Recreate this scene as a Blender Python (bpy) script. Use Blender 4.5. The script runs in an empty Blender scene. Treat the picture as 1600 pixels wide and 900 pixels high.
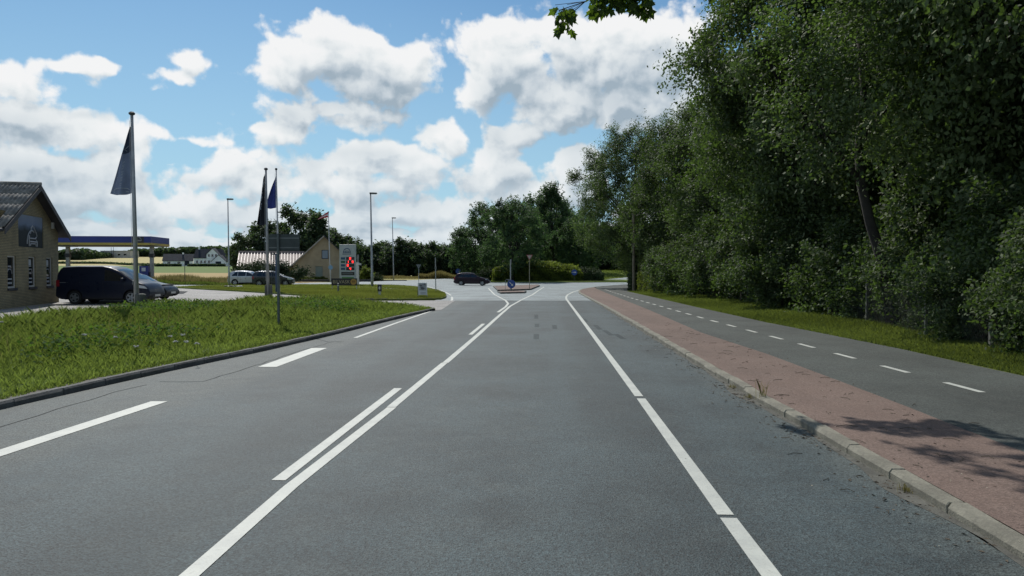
import bpy, bmesh, math, random
import numpy as np
from mathutils import Vector, Matrix
R = math.radians
PI = math.pi
random.seed(7)
SC = bpy.context.scene
COL = SC.collection

# ---------------------------------------------------------------- camera
CH = 1.95            # eye height in metres
TH = R(1.384)        # pitch down
cam_d = bpy.data.cameras.new('camera')
cam_d.sensor_width = 36
cam_d.lens = 27
cam_d.clip_start = 0.1
cam_d.clip_end = 6000
cam = bpy.data.objects.new('camera', cam_d)
COL.objects.link(cam)
cam.location = (0, 0, CH)
cam.rotation_euler = (R(90) - TH, 0, 0)
SC.camera = cam
SC.view_settings.view_transform = 'Standard'
SC.view_settings.look = 'None'
SC.view_settings.exposure = 0.0
SC.view_settings.gamma = 1.0
SC.cycles.max_bounces = 6
SC.cycles.diffuse_bounces = 3
SC.cycles.glossy_bounces = 3
SC.cycles.transmission_bounces = 4
SC.cycles.transparent_max_bounces = 6

def ray(px, py):
    u = (px - 800) / 1200; v = (450 - py) / 1200
    return Vector((u, math.cos(TH) + v * math.sin(TH), v * math.cos(TH) - math.sin(TH)))
def G(px, py, z=0.0):
    """ground point seen in the photo at px, py on the level z"""
    d = ray(px, py); t = (z - CH) / d.z
    return Vector((d.x * t, d.y * t, z))
def P(px, py, Y):
    """point seen at px, py that stands Y metres ahead"""
    d = ray(px, py); t = Y / d.y
    return Vector((d.x * t, Y, CH + d.z * t))

# ---------------------------------------------------------------- sun
SUN_AZ = R(-24); SUN_EL = R(47)     # ahead, a little to the left
sund = bpy.data.lights.new('sun', 'SUN')
sund.energy = 4.2; sund.angle = R(0.53); sund.color = (1.0, 0.95, 0.88)
suno = bpy.data.objects.new('sun', sund); COL.objects.link(suno)
sdir = Vector((math.sin(SUN_AZ) * math.cos(SUN_EL), math.cos(SUN_AZ) * math.cos(SUN_EL), math.sin(SUN_EL)))
suno.rotation_euler = sdir.to_track_quat('Z', 'Y').to_euler()

# ---------------------------------------------------------------- node helpers
class NT:
    def __init__(s, tree): s.t = tree; s.n = tree.nodes; s.l = tree.links
    def node(s, typ, **kw):
        n = s.n.new(typ)
        for k, v in kw.items():
            if k.startswith('i_'):
                s.put(n.inputs[int(k[2:])], v)
            else: setattr(n, k, v)
        return n
    def put(s, sock, v):
        if isinstance(v, bpy.types.NodeSocket): s.l.new(v, sock)
        elif v is not None:
            try: sock.default_value = v
            except Exception: sock.default_value = tuple(v) + (1,) if len(v) == 3 else v
    def m(s, op, a, b=None, c=None, clamp=False):
        n = s.n.new('ShaderNodeMath'); n.operation = op; n.use_clamp = clamp
        for i, v in enumerate((a, b, c)):
            if v is not None: s.put(n.inputs[i], v)
        return n.outputs[0]
    def vm(s, op, a, b=None, sc=None):
        n = s.n.new('ShaderNodeVectorMath'); n.operation = op
        s.put(n.inputs[0], a)
        if b is not None: s.put(n.inputs[1], b)
        if sc is not None: s.put(n.inputs[3], sc)
        return n.outputs['Value'] if op in ('LENGTH', 'DOT_PRODUCT') else n.outputs[0]
    def mix(s, f, a, b, mode='MIX'):
        n = s.n.new('ShaderNodeMix'); n.data_type = 'RGBA'; n.blend_type = mode
        s.put(n.inputs[0], f); s.put(n.inputs[6], rgba(a)); s.put(n.inputs[7], rgba(b))
        return n.outputs[2]
    def ramp(s, f, stops, interp='LINEAR'):
        n = s.n.new('ShaderNodeValToRGB'); n.color_ramp.interpolation = interp
        e = n.color_ramp.elements
        while len(e) < len(stops): e.new(0.5)
        for i, (p, c) in enumerate(stops):
            e[i].position = p; e[i].color = rgba(c) if not isinstance(c, (int, float)) else (c, c, c, 1)
        s.put(n.inputs[0], f)
        return n.outputs[0]
    def noise(s, vec, scale, detail=4, rough=.55, dist=0, dim='3D'):
        n = s.n.new('ShaderNodeTexNoise'); n.noise_dimensions = dim
        if vec is not None: s.put(n.inputs['Vector'], vec)
        n.inputs['Scale'].default_value = scale; n.inputs['Detail'].default_value = detail
        n.inputs['Roughness'].default_value = rough; n.inputs['Distortion'].default_value = dist
        return n.outputs[0]
    def mrange(s, v, a, b, c=0, d=1, smooth=False):
        n = s.n.new('ShaderNodeMapRange'); n.interpolation_type = 'SMOOTHSTEP' if smooth else 'LINEAR'
        for i, x in enumerate((v, a, b, c, d)): s.put(n.inputs[i], x)
        return n.outputs[0]
def rgba(c):
    if isinstance(c, bpy.types.NodeSocket): return c
    if isinstance(c, (int, float)): return (c, c, c, 1)
    return tuple(c) if len(c) == 4 else tuple(c) + (1,)

# ---------------------------------------------------------------- world: Nishita sky with cumulus
W = bpy.data.worlds.new('World'); SC.world = W; W.use_nodes = True
W.cycles.sampling_method = 'MANUAL'; W.cycles.sample_map_resolution = 512
wt = NT(W.node_tree); wt.n.clear()
def dirpix(px, py):
    d = ray(px, py).normalized(); return math.atan2(d.x, d.y), math.asin(d.z)
CL = [ # cumulus masses: px, py, half width, half height, weight
 (505,90,100,52,1.1),(600,108,90,60,1.1),(425,112,70,34,1),(565,72,65,36,1),(645,100,45,42,1),(505,58,45,30,1),
 (450,185,85,42,.8),(550,175,120,36,.8),(400,205,50,25,.6),
 (790,90,95,72,1),(930,90,140,85,1.1),(1040,85,110,80,1),(870,155,150,58,1),(760,140,60,60,.9),(1010,150,120,68,1),
 (800,215,62,30,.8),(850,60,110,50,1),(980,50,110,50,1),
 (-20,110,120,34,.9),(110,104,90,15,.75),(0,190,170,44,1),(110,215,130,32,.9),(280,214,100,15,.7),(40,265,170,60,1),
 (295,95,42,22,.6),(272,122,45,18,.62),
 (345,262,48,38,.9),(440,285,120,40,.9),(600,258,130,40,1),(695,225,55,50,.9),(560,300,160,40,.9),(765,270,90,48,1),
 (890,255,75,42,1),(850,305,140,40,.9),(150,300,140,55,.9),(260,330,130,40,.8),(650,335,190,35,.8),(400,345,180,35,.8),
 (50,340,160,50,.7),(1100,200,80,60,.8),(1300,120,200,90,1),(1500,260,220,90,1),(-300,220,250,90,1),(-350,60,160,50,.8)]
def cloud_group():
    g = bpy.data.node_groups.new('cloud_density', 'ShaderNodeTree')
    g.interface.new_socket('Vector', in_out='INPUT', socket_type='NodeSocketVector')
    g.interface.new_socket('Value', in_out='OUTPUT', socket_type='NodeSocketFloat')
    g.interface.new_socket('Soft', in_out='OUTPUT', socket_type='NodeSocketFloat')
    t = NT(g); gi = t.n.new('NodeGroupInput'); go = t.n.new('NodeGroupOutput')
    p0 = gi.outputs[0]                     # (azimuth, elevation, 0)
    # domain warp
    wn = t.node('ShaderNodeTexNoise'); wn.noise_dimensions = '2D'; t.put(wn.inputs['Vector'], p0)
    wn.inputs['Scale'].default_value = 9; wn.inputs['Detail'].default_value = 3; wn.inputs['Roughness'].default_value = .6
    off = t.vm('SUBTRACT', wn.outputs[1], (.5, .5, .5))
    p = t.vm('ADD', p0, t.vm('MULTIPLY', off, (.06, .04, 0)))
    F = None
    for px, py, rx, ry, w in CL:
        a, e = dirpix(px, py)
        q = t.vm('MULTIPLY', t.vm('SUBTRACT', p, (a, e, 0)), (1200 / rx, 1200 / ry, 0))
        v = t.m('MULTIPLY_ADD', t.vm('LENGTH', q), -w * 1.0, w)
        F = v if F is None else t.m('SMOOTH_MAX', F, v, .25)
    sep = t.n.new('ShaderNodeSeparateXYZ'); t.put(sep.inputs[0], p0)
    az, el = sep.outputs[0], sep.outputs[1]
    # the rest of the sky: the same broken cumulus from noise, mostly outside the blobs listed above
    ps = t.vm('MULTIPLY', p0, (1, 2.0, 1))
    big = t.noise(ps, 3.2, 4, .55, dim='2D')
    inside = t.m('MULTIPLY', t.mrange(t.m('ABSOLUTE', az), .52, .75, 1, 0, True), t.mrange(el, .36, .5, 1, 0, True))
    gen = t.m('SUBTRACT', t.m('MULTIPLY_ADD', big, 4.5, -2.35), t.m('MULTIPLY', inside, 1.4))
    # low bank near the horizon
    bn = t.noise(t.vm('MULTIPLY', p0, (1, 3.0, 1)), 7, 4, .6, dim='2D')
    bank = t.m('ADD', t.m('MULTIPLY_ADD', bn, 2.6, -1.1), t.mrange(el, .03, .18, .5, -1.15))
    F = t.m('MAXIMUM', F, t.m('MAXIMUM', gen, bank))
    vo = t.node('ShaderNodeTexVoronoi'); vo.voronoi_dimensions = '2D'; vo.feature = 'SMOOTH_F1'; t.put(vo.inputs['Vector'], t.vm('MULTIPLY', p, (1, 1.25, 1)))
    vo.inputs['Scale'].default_value = 17; vo.inputs['Detail'].default_value = 2.5; vo.inputs['Roughness'].default_value = .55
    vo.inputs['Smoothness'].default_value = .35
    bil = t.m('MULTIPLY_ADD', vo.outputs['Distance'], -.75, .36)
    fb = t.m('MULTIPLY_ADD', t.noise(p0, 17, 6, .62, dim='2D'), 1.25, -.625)
    soft = F
    D = t.m('ADD', t.m('ADD', t.m('MULTIPLY_ADD', t.m('MINIMUM', F, .75), 1.25, .12), bil), fb)
    t.l.new(D, go.inputs[0]); t.l.new(t.m('MULTIPLY_ADD', fb, .35, soft), go.inputs[1])
    return g
CG = cloud_group()
tc = wt.node('ShaderNodeTexCoord')
sepw = wt.n.new('ShaderNodeSeparateXYZ'); wt.put(sepw.inputs[0], tc.outputs['Generated'])
azw = wt.m('ARCTAN2', sepw.outputs[0], sepw.outputs[1]); elw = wt.m('ARCSINE', sepw.outputs[2])
cmb = wt.n.new('ShaderNodeCombineXYZ'); wt.put(cmb.inputs[0], azw); wt.put(cmb.inputs[1], elw)
pv = cmb.outputs[0]
def dens(v):
    n = wt.n.new('ShaderNodeGroup'); n.node_tree = CG; wt.put(n.inputs[0], v); return n.outputs[0], n.outputs[1]
D0, S0 = dens(pv)
D1, S1 = dens(wt.vm('ADD', pv, (-.006, .014, 0)))
D2, S2 = dens(wt.vm('ADD', pv, (-.016, .050, 0)))
alpha = wt.mrange(D0, -.04, .36, 0, 1, True)
# light from the upper left: what lies towards the sun thins it
thick = wt.m('ADD', wt.m('MULTIPLY', wt.m('MAXIMUM', D1, 0), .42), wt.m('MULTIPLY', wt.m('MAXIMUM', S2, 0), 1.5))
tr = wt.m('EXPONENT', wt.m('MULTIPLY', thick, -.95))
relief = wt.m('MULTIPLY', wt.m('SUBTRACT', D0, D1), .55)
tr = wt.m('ADD', tr, wt.m('MINIMUM', wt.m('MAXIMUM', relief, -.26), .16))
ccol = wt.ramp(tr, [(0.03, (.38, .47, .55)), (.28, (.60, .67, .73)), (.50, (.77, .82, .85)), (.74, (.90, .93, .94)), (1.0, (1.0, 1.0, 1.0))])
ccol = wt.mix(wt.mrange(elw, 0, .16, .5, 0), ccol, (.66, .76, .84))
sky = wt.node('ShaderNodeTexSky'); sky.sky_type = 'NISHITA'; sky.sun_disc = False
sky.sun_elevation = SUN_EL; sky.sun_rotation = SUN_AZ
sky.air_density = 1.0; sky.dust_density = 0.6; sky.ozone_density = 1.6; sky.altitude = 0
SKY_S = 0.10
blue = wt.mix(1.0, sky.outputs[0], (.45, .70, .84), 'MULTIPLY')
blue = wt.mix(wt.mrange(elw, -.02, .36, .9, 0), blue, tuple(c / SKY_S for c in (.45, .68, .82)))
cl10 = wt.vm('SCALE', ccol, sc=.92 / SKY_S)
colr = wt.mix(wt.m('MULTIPLY', alpha, .97), blue, cl10)
bg = wt.node('ShaderNodeBackground'); wt.put(bg.inputs[0], colr); bg.inputs[1].default_value = SKY_S
wo = wt.node('ShaderNodeOutputWorld'); wt.l.new(bg.outputs[0], wo.inputs[0])

# ---------------------------------------------------------------- materials
MATS = {}
def mat(name, color, rough=.7, var=0.0, vscale=3.0, bump=0.0, bscale=40.0, metal=0.0, spec=.5, emit=0, color2=None, detail=5):
    if name in MATS: return MATS[name]
    m = bpy.data.materials.new(name); m.use_nodes = True; t = NT(m.node_tree)
    b = t.n['Principled BSDF']
    c = rgba(color)
    tcn = t.node('ShaderNodeTexCoord')
    if var or color2:
        f = t.noise(tcn.outputs['Object'], vscale, detail, .6)
        c2 = rgba(color2) if color2 else tuple(x * (1 - var) for x in c[:3]) + (1,)
        c1 = c if color2 else tuple(min(1, x * (1 + var)) for x in c[:3]) + (1,)
        col = t.ramp(f, [(.35, c2), (.65, c1)])
        t.l.new(col, b.inputs['Base Color'])
    else: b.inputs['Base Color'].default_value = c
    b.inputs['Roughness'].default_value = rough; b.inputs['Metallic'].default_value = metal
    b.inputs['Specular IOR Level'].default_value = spec
    if bump:
        bn = t.node('ShaderNodeBump'); bn.inputs['Strength'].default_value = bump; bn.inputs['Distance'].default_value = .02
        t.put(bn.inputs['Height'], t.noise(tcn.outputs['Object'], bscale, 4, .6)); t.l.new(bn.outputs[0], b.inputs['Normal'])
    if emit:
        b.inputs['Emission Color'].default_value = c; b.inputs['Emission Strength'].default_value = emit
    MATS[name] = m; return m

def asphalt(name, base, warm, fine=1.0, rough=.62, tracks=False, spec=.5, patch=0.25):
    m = bpy.data.materials.new(name); m.use_nodes = True; t = NT(m.node_tree); b = t.n['Principled BSDF']
    co = t.node('ShaderNodeTexCoord').outputs['Object']
    big = t.noise(co, .35, 5, .6); mid = t.noise(co, 2.3, 5, .65)
    st = t.noise(t.vm('MULTIPLY', co, (1.4, .06, 1)), 1.0, 4, .6)       # wear along the lanes
    c = t.mix(t.mrange(big, .38, .62), tuple(x * (1 - patch) for x in base), tuple(x * (1 + patch) for x in base))
    c = t.mix(t.m('MULTIPLY', t.mrange(mid, .45, .7), .45), c, warm)
    c = t.mix(t.m('MULTIPLY', t.mrange(st, .4, .66), .35), c, tuple(x * 1.35 for x in base))
    if tracks:      # polished wheel tracks, oil line between them, drier edge strip
        s = t.n.new('ShaderNodeSeparateXYZ'); t.put(s.inputs[0], co)
        lx = t.m('MULTIPLY_ADD', s.outputs[1], -.053, s.outputs[0])
        wob = t.m('MULTIPLY_ADD', t.noise(t.vm('MULTIPLY', co, (.6, .12, 1)), 1, 3), .5, -.25); lx = t.m('ADD', lx, wob)
        def lane(cx, w_): return t.mrange(t.m('ABSOLUTE', t.m('SUBTRACT', lx, cx)), 0, w_, 1, 0, True)
        oil = t.m('MAXIMUM', lane(.95, .75), lane(-3.2, .8))
        c = t.mix(t.m('MULTIPLY', oil, t.mrange(t.noise(t.vm('MULTIPLY', co, (1, .25, 1)), 2, 4),   .3, .7, .2, .75)), c, tuple(x * .68 for x in base))
        pol = t.m('MAXIMUM', t.m('MAXIMUM', lane(.1, .4), lane(1.9, .4)), t.m('MAXIMUM', lane(-2.3, .4), lane(-4.0, .4)))
        c = t.mix(t.m('MULTIPLY', pol, .5), c, tuple(x * 1.3 for x in base))
        edge = t.m('MAXIMUM', t.mrange(lx, -5.0, -5.6, 0, 1, True), t.mrange(lx, 2.5, 3.1, 0, 1, True))
        c = t.mix(t.m('MULTIPLY', edge, t.mrange(mid, .3, .6, .35, .9)), c, warm)
        spots = t.mrange(t.noise(co, .9, 2, .4), .66, .74)
        c = t.mix(t.m('MULTIPLY', spots, .35), c, tuple(x * .6 for x in base))
    v = t.node('ShaderNodeTexVoronoi'); t.put(v.inputs['Vector'], co); v.inputs['Scale'].default_value = 70
    ag = t.mrange(t.m('ADD', t.node('ShaderNodeSeparateColor', i_0=v.outputs['Color']).outputs[0], 0), 0, 1, .45, 1.6)
    v2 = t.noise(co, 38, 3, .7)
    ag2 = t.m('MULTIPLY', ag, t.mrange(v2, .25, .75, 1 - .3 * fine, 1 + .3 * fine))
    gr = t.node('ShaderNodeCombineColor', i_0=ag2, i_1=ag2, i_2=ag2).outputs[0]
    c = t.mix(fine, c, t.mix(1.0, c, gr, 'MULTIPLY'))
    t.l.new(c, b.inputs['Base Color'])
    b.inputs['Roughness'].default_value = rough; b.inputs['Specular IOR Level'].default_value = spec
    bn = t.node('ShaderNodeBump'); bn.inputs['Strength'].default_value = .55; bn.inputs['Distance'].default_value = .008
    t.put(bn.inputs['Height'], t.m('ADD', v.outputs['Distance'], t.m('MULTIPLY', v2, 1.2))); t.l.new(bn.outputs[0], b.inputs['Normal'])
    MATS[name] = m; return m

def paint_mat():
    m = bpy.data.materials.new('road_paint'); m.use_nodes = True; t = NT(m.node_tree); b = t.n['Principled BSDF']
    co = t.node('ShaderNodeTexCoord').outputs['Object']
    f = t.mrange(t.noise(co, 22, 6, .8), .54, .68); f2 = t.mrange(t.noise(co, 3, 4, .6), .3, .7)
    c = t.mix(f2, (.38, .40, .37), (.49, .51, .46)); c = t.mix(t.m('MULTIPLY', f, .5), c, (.20, .20, .19))
    t.l.new(c, b.inputs['Base Color']); b.inputs['Roughness'].default_value = .6
    bn = t.node('ShaderNodeBump'); bn.inputs['Strength'].default_value = .3; bn.inputs['Distance'].default_value = .005
    t.put(bn.inputs['Height'], t.noise(co, 120, 3)); t.l.new(bn.outputs[0], b.inputs['Normal'])
    MATS['road_paint'] = m; return m

def leaf_mat(name, dark, light, trans=.35, transcol=(.16, .26, .02), rough=.68, spec=.22):
    m = bpy.data.materials.new(name); m.use_nodes = True; t = NT(m.node_tree); b = t.n['Principled BSDF']
    at = t.node('ShaderNodeAttribute'); at.attribute_name = 'tint'
    oi = t.node('ShaderNodeObjectInfo')
    f = t.m('ADD', at.outputs['Fac'], t.m('MULTIPLY_ADD', oi.outputs['Random'], .24, -.12), clamp=True)
    c = t.mix(f, dark, light)
    t.l.new(c, b.inputs['Base Color']); b.inputs['Roughness'].default_value = rough; b.inputs['Specular IOR Level'].default_value = spec
    tr = t.node('ShaderNodeBsdfTranslucent'); t.put(tr.inputs[0], t.mix(f, tuple(x * .55 for x in transcol), transcol))
    mx = t.node('ShaderNodeMixShader'); mx.inputs[0].default_value = trans
    t.l.new(b.outputs[0], mx.inputs[1]); t.l.new(tr.outputs[0], mx.inputs[2])
    t.l.new(mx.outputs[0], t.n['Material Output'].inputs[0])
    MATS[name] = m; return m

# ---------------------------------------------------------------- object helpers
def link(o, parent=None):
    COL.objects.link(o)
    if parent is not None: o.parent = parent
    return o
def tag(o, label=None, cat=None, group=None, kind=None):
    if label: o['label'] = label
    if cat: o['category'] = cat
    if group: o['group'] = group
    if kind: o['kind'] = kind
    return o
def thing(name, label, cat, loc=(0, 0, 0), rz=0.0, group=None):
    o = bpy.data.objects.new(name, None); o.empty_display_size = .2
    o.location = loc; o.rotation_euler = (0, 0, rz); link(o)
    return tag(o, label, cat, group)
def copy_tree(o, parent=None):
    c = o.copy(); COL.objects.link(c); c.parent = parent
    for ch in list(o.children): copy_tree(ch, c)
    return c
class MB:
    def __init__(s): s.v = []; s.f = []; s.mi = []; s.cur = 0
    def add(s, vs, fs):
        n = len(s.v); s.v += [tuple(v) for v in vs]; s.f += [tuple(i + n for i in f) for f in fs]; s.mi += [s.cur] * len(fs); return s
    def box(s, x0, x1, y0, y1, z0, z1, M=None):
        vs = [Vector((x, y, z)) for z in (z0, z1) for y in (y0, y1) for x in (x0, x1)]
        if M is not None: vs = [M @ v for v in vs]
        return s.add(vs, [(0, 2, 3, 1), (4, 5, 7, 6), (0, 1, 5, 4), (2, 6, 7, 3), (0, 4, 6, 2), (1, 3, 7, 5)])
    def bbox(s, x0, x1, y0, y1, z0, z1, b=.01):      # box with bevelled top edges
        vs = [(x0, y0, z0), (x1, y0, z0), (x1, y1, z0), (x0, y1, z0), (x0, y0, z1 - b), (x1, y0, z1 - b), (x1, y1, z1 - b), (x0, y1, z1 - b),
              (x0 + b, y0 + b, z1), (x1 - b, y0 + b, z1), (x1 - b, y1 - b, z1), (x0 + b, y1 - b, z1)]
        fs = [(0, 3, 2, 1)] + [(i, (i + 1) % 4, 4 + (i + 1) % 4, 4 + i) for i in range(4)] + [(4 + i, 4 + (i + 1) % 4, 8 + (i + 1) % 4, 8 + i) for i in range(4)] + [(8, 9, 10, 11)]
        return s.add(vs, fs)
    def tube(s, pts, rs, n=8, caps=True):
        pts = [Vector(p) for p in pts]
        if not hasattr(rs, '__len__'): rs = [rs] * len(pts)
        ring = []; vs = []
        for i, p in enumerate(pts):
            d = (pts[min(i + 1, len(pts) - 1)] - pts[max(i - 1, 0)]).normalized()
            a = d.cross(Vector((0, 0, 1)) if abs(d.z) < .9 else Vector((1, 0, 0))).normalized(); b = d.cross(a)
            for k in range(n):
                t = 2 * PI * k / n; vs.append(p + (a * math.cos(t) + b * math.sin(t)) * rs[i])
        fs = [(i * n + k, i * n + (k + 1) % n, (i + 1) * n + (k + 1) % n, (i + 1) * n + k) for i in range(len(pts) - 1) for k in range(n)]
        if caps: fs += [tuple(reversed(range(n))), tuple((len(pts) - 1) * n + k for k in range(n))]
        return s.add(vs, [tuple(reversed(f)) for f in fs])
    def lathe(s, prof, n=20, M=None, caps=True):   # prof: (r, z)
        vs = []; 
        for r, z in prof:
            for k in range(n):
                t = 2 * PI * k / n; v = Vector((r * math.cos(t), r * math.sin(t), z)); vs.append(M @ v if M is not None else v)
        fs = [(i * n + k, i * n + (k + 1) % n, (i + 1) * n + (k + 1) % n, (i + 1) * n + k) for i in range(len(prof) - 1) for k in range(n)]
        if caps: fs += [tuple(reversed(range(n))), tuple((len(prof) - 1) * n + k for k in range(n))]
        return s.add(vs, fs)
    def prism(s, poly, d0, d1, M=None):   # polygon in XZ plane extruded along Y
        n = len(poly); vs = [Vector((x, d0, z)) for x, z in poly] + [Vector((x, d1, z)) for x, z in poly]
        if M is not None: vs = [M @ v for v in vs]
        return s.add(vs, [tuple(range(n)), tuple(reversed(range(n, 2 * n)))] + [(i, i + n, (i + 1) % n + n, (i + 1) % n) for i in range(n)])
    def build(s, name, m, parent=None, smooth=False, bevel=0, autos=None):
        me = bpy.data.meshes.new(name); me.from_pydata(s.v, [], s.f)
        ms = m if isinstance(m, (list, tuple)) else [m]
        for x in ms: me.materials.append(x)
        if len(ms) > 1: me.polygons.foreach_set('material_index', s.mi)
        bm = bmesh.new(); bm.from_mesh(me); bmesh.ops.recalc_face_normals(bm, faces=bm.faces)
        bm.to_mesh(me); bm.free()
        if smooth: me.polygons.foreach_set('use_smooth', [True] * len(me.polygons))
        me.update(); o = bpy.data.objects.new(name, me); link(o, parent)
        if bevel:
            md = o.modifiers.new('bevel', 'BEVEL'); md.width = bevel; md.segments = 2; md.limit_method = 'ANGLE'
        return o
def text_mesh(name, body, size, m, parent, M, ext=.004, align='CENTER', sx=1.0):
    cu = bpy.data.curves.new(name, 'FONT'); cu.body = body; cu.size = size; cu.extrude = ext; cu.align_x = align; cu.align_y = 'CENTER'
    cu.resolution_u = 2
    tmp = bpy.data.objects.new(name, cu); COL.objects.link(tmp)
    dg = bpy.context.evaluated_depsgraph_get(); dg.update()
    me = bpy.data.meshes.new_from_object(tmp.evaluated_get(dg)); bpy.data.objects.remove(tmp)
    me.transform(Matrix.Diagonal((sx, 1, 1, 1))); me.transform(M); me.materials.clear(); me.materials.append(m)
    o = bpy.data.objects.new(name, me); return link(o, parent)
FRONT = Matrix.Rotation(R(90), 4, 'X')     # XY drawing plane -> facing -Y
def quads_mesh(name, V, tint, m, parent=None, nper=4):
    """V: (N*nper,3) numpy array; every nper vertices make one face"""
    n = len(V) // nper
    me = bpy.data.meshes.new(name); me.vertices.add(len(V)); me.loops.add(len(V)); me.polygons.add(n)
    me.vertices.foreach_set('co', V.astype(np.float32).ravel())
    me.loops.foreach_set('vertex_index', np.arange(len(V), dtype=np.int32))
    me.polygons.foreach_set('loop_start', np.arange(0, len(V), nper, dtype=np.int32))
    me.polygons.foreach_set('loop_total', np.full(n, nper, dtype=np.int32))
    a = me.attributes.new('tint', 'FLOAT', 'POINT'); a.data.foreach_set('value', np.repeat(tint, nper).astype(np.float32))
    me.materials.append(m); me.update(calc_edges=True)
    if parent is False: return me
    return link(bpy.data.objects.new(name, me), parent)

# ================================================================ GROUND LEVELS
def sm(t): t = np.clip(t, 0, 1); return t * t * (3 - 2 * t)
KLp = [(0, 640), (180, 597), (340, 565), (515, 525), (620, 498.5), (683, 484)]
KL = [G(*p) for p in KLp]
_ky = [-30] + [p.y for p in KL] + [60, 4000]
_s = (KL[1].x - KL[0].x) / (KL[1].y - KL[0].y)
_kx = [KL[0].x - _s * (KL[0].y + 30)] + [p.x for p in KL] + [-3.2, -3.2]
def kxl(y): return np.interp(y, _ky, _kx)
KRp = [(1600, 876), (1536, 836), (1446, 782), (1349, 724), (1277, 681), (1191, 632), (1001, 515), (948, 483), (905, 459)]
KR = [G(*p) for p in KRp]
KR = [Vector((KR[0].x - .03 * 20, KR[0].y - 20, 0))] + KR + [Vector(p) for p in ((5.75, 66.5, 0), (6.3, 71, 0), (7.2, 75.5, 0), (9.2, 83, 0), (12.3, 91, 0), (17.3, 101, 0), (26, 108, 0), (60, 118, 0))]
def gz(x, y):
    """level of the paved land left of the road (0 on the road itself)"""
    return .30 * sm((kxl(y) - x - .2) / 9.0)
_hy = [0, 100, 200, 350, 520, 700, 900, 1500, 4000]; _hz = [0, 0, 1.2, 3.2, 7.2, 12.7, 16, 17, 17]
def hz(x, y):
    u = np.where(y > 1, x / np.maximum(y, 1), 0)
    return np.interp(y, _hy, _hz) * sm((-.22 - u) / .10)
def H(x, y): return float(gz(x, y) + hz(np.float64(x), np.float64(y)))
def GL(px, py):
    z = 0.0
    for _ in range(8):
        g = G(px, py, z); z = .5 * z + .5 * float(gz(g.x, g.y))
    g = G(px, py, z); return g
def GH(px, Y):
    """point on the terrain in the direction of photo column px, Y metres ahead"""
    x = (px - 800) / 1200 * Y * 1.0003; return Vector((x, Y, H(x, Y)))

# ---------------- materials of the setting
def ground_mat():
    m = bpy.data.materials.new('terrain'); m.use_nodes = True; t = NT(m.node_tree); b = t.n['Principled BSDF']
    co = t.node('ShaderNodeTexCoord').outputs['Object']
    s = t.n.new('ShaderNodeSeparateXYZ'); t.put(s.inputs[0], co)
    n1 = t.noise(co, .05, 4, .6); n2 = t.noise(co, 1.2, 5, .7); n3 = t.noise(t.vm('MULTIPLY', co, (.02, .3, 1)), 1, 3)
    y = t.m('ADD', s.outputs[1], t.m('MULTIPLY', s.outputs[0], .12))
    band = t.m('ADD', y, t.m('MULTIPLY_ADD', n1, 10, -5))
    grass = t.mix(n2, (.085, .12, .025), (.16, .17, .055))
    straw = t.mix(n2, (.30, .22, .10), (.40, .31, .15))
    green = t.mix(n3, (.10, .15, .04), (.14, .19, .06))
    wheat = t.mix(n3, (.36, .31, .14), (.44, .39, .19))
    c = t.mix(t.m('GREATER_THAN', band, 84), grass, straw)
    c = t.mix(t.m('GREATER_THAN', band, 168), c, green)
    c = t.mix(t.m('GREATER_THAN', band, 325), c, wheat)
    right = t.mrange(t.m('DIVIDE', s.outputs[0], t.m('MAXIMUM', s.outputs[1], 1)), -.26, -.24)
    rg = t.mix(t.m('GREATER_THAN', t.m('ADD', n1, t.m('MULTIPLY', n2, .3)), .62), grass, t.mix(n2, (.22, .20, .07), (.30, .27, .10)))
    c = t.mix(right, c, rg)
    t.l.new(c, b.inputs['Base Color']); b.inputs['Roughness'].default_value = .95; b.inputs['Specular IOR Level'].default_value = .15
    return m
M_ground = ground_mat()
M_road = asphalt('road_asphalt', (.031, .047, .051), (.062, .076, .072), rough=.74, spec=.40, patch=.35, tracks=True)
M_road2 = asphalt('junction_asphalt', (.155, .188, .195), (.185, .205, .205), rough=.75, fine=.6)
M_fore = asphalt('forecourt_asphalt', (.20, .195, .185), (.27, .255, .235), rough=.8, patch=.2)
M_path = asphalt('path_asphalt', (.050, .058, .053), (.066, .070, .062), rough=.85, fine=.8, spec=.35)
M_red = asphalt('red_asphalt', (.134, .095, .078), (.165, .126, .107), rough=.85, fine=.55, spec=.3, patch=.12)
M_paint = paint_mat()
M_kerb = mat('kerb_concrete', (.17, .163, .128), .85, .32, 5, .5, 60)
M_kerbd = mat('dark_kerb', (.085, .088, .085), .85, .35, 4, .6, 50)
M_dirt = mat('dirt', (.11, .10, .085), .95, .4, 6, .8, 30)
M_lawn = mat('lawn', (.15, .19, .05), .95, .0, .6, .5, 30, spec=.1, color2=(.10, .14, .03))
M_vsoil = mat('verge_soil', (.06, .09, .02), .95, .3, 2, .6, 20, spec=.1)
M_wood = mat('woodland_litter', (.05, .045, .03), .95, .4, 2, .6, 20, spec=.1)
M_path2 = mat('pale_path', (.36, .34, .30), .9, .15, 2, .3, 40)
M_patch = asphalt('dark_asphalt', (.018, .022, .024), (.03, .03, .03), rough=.9, spec=.2)

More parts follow.
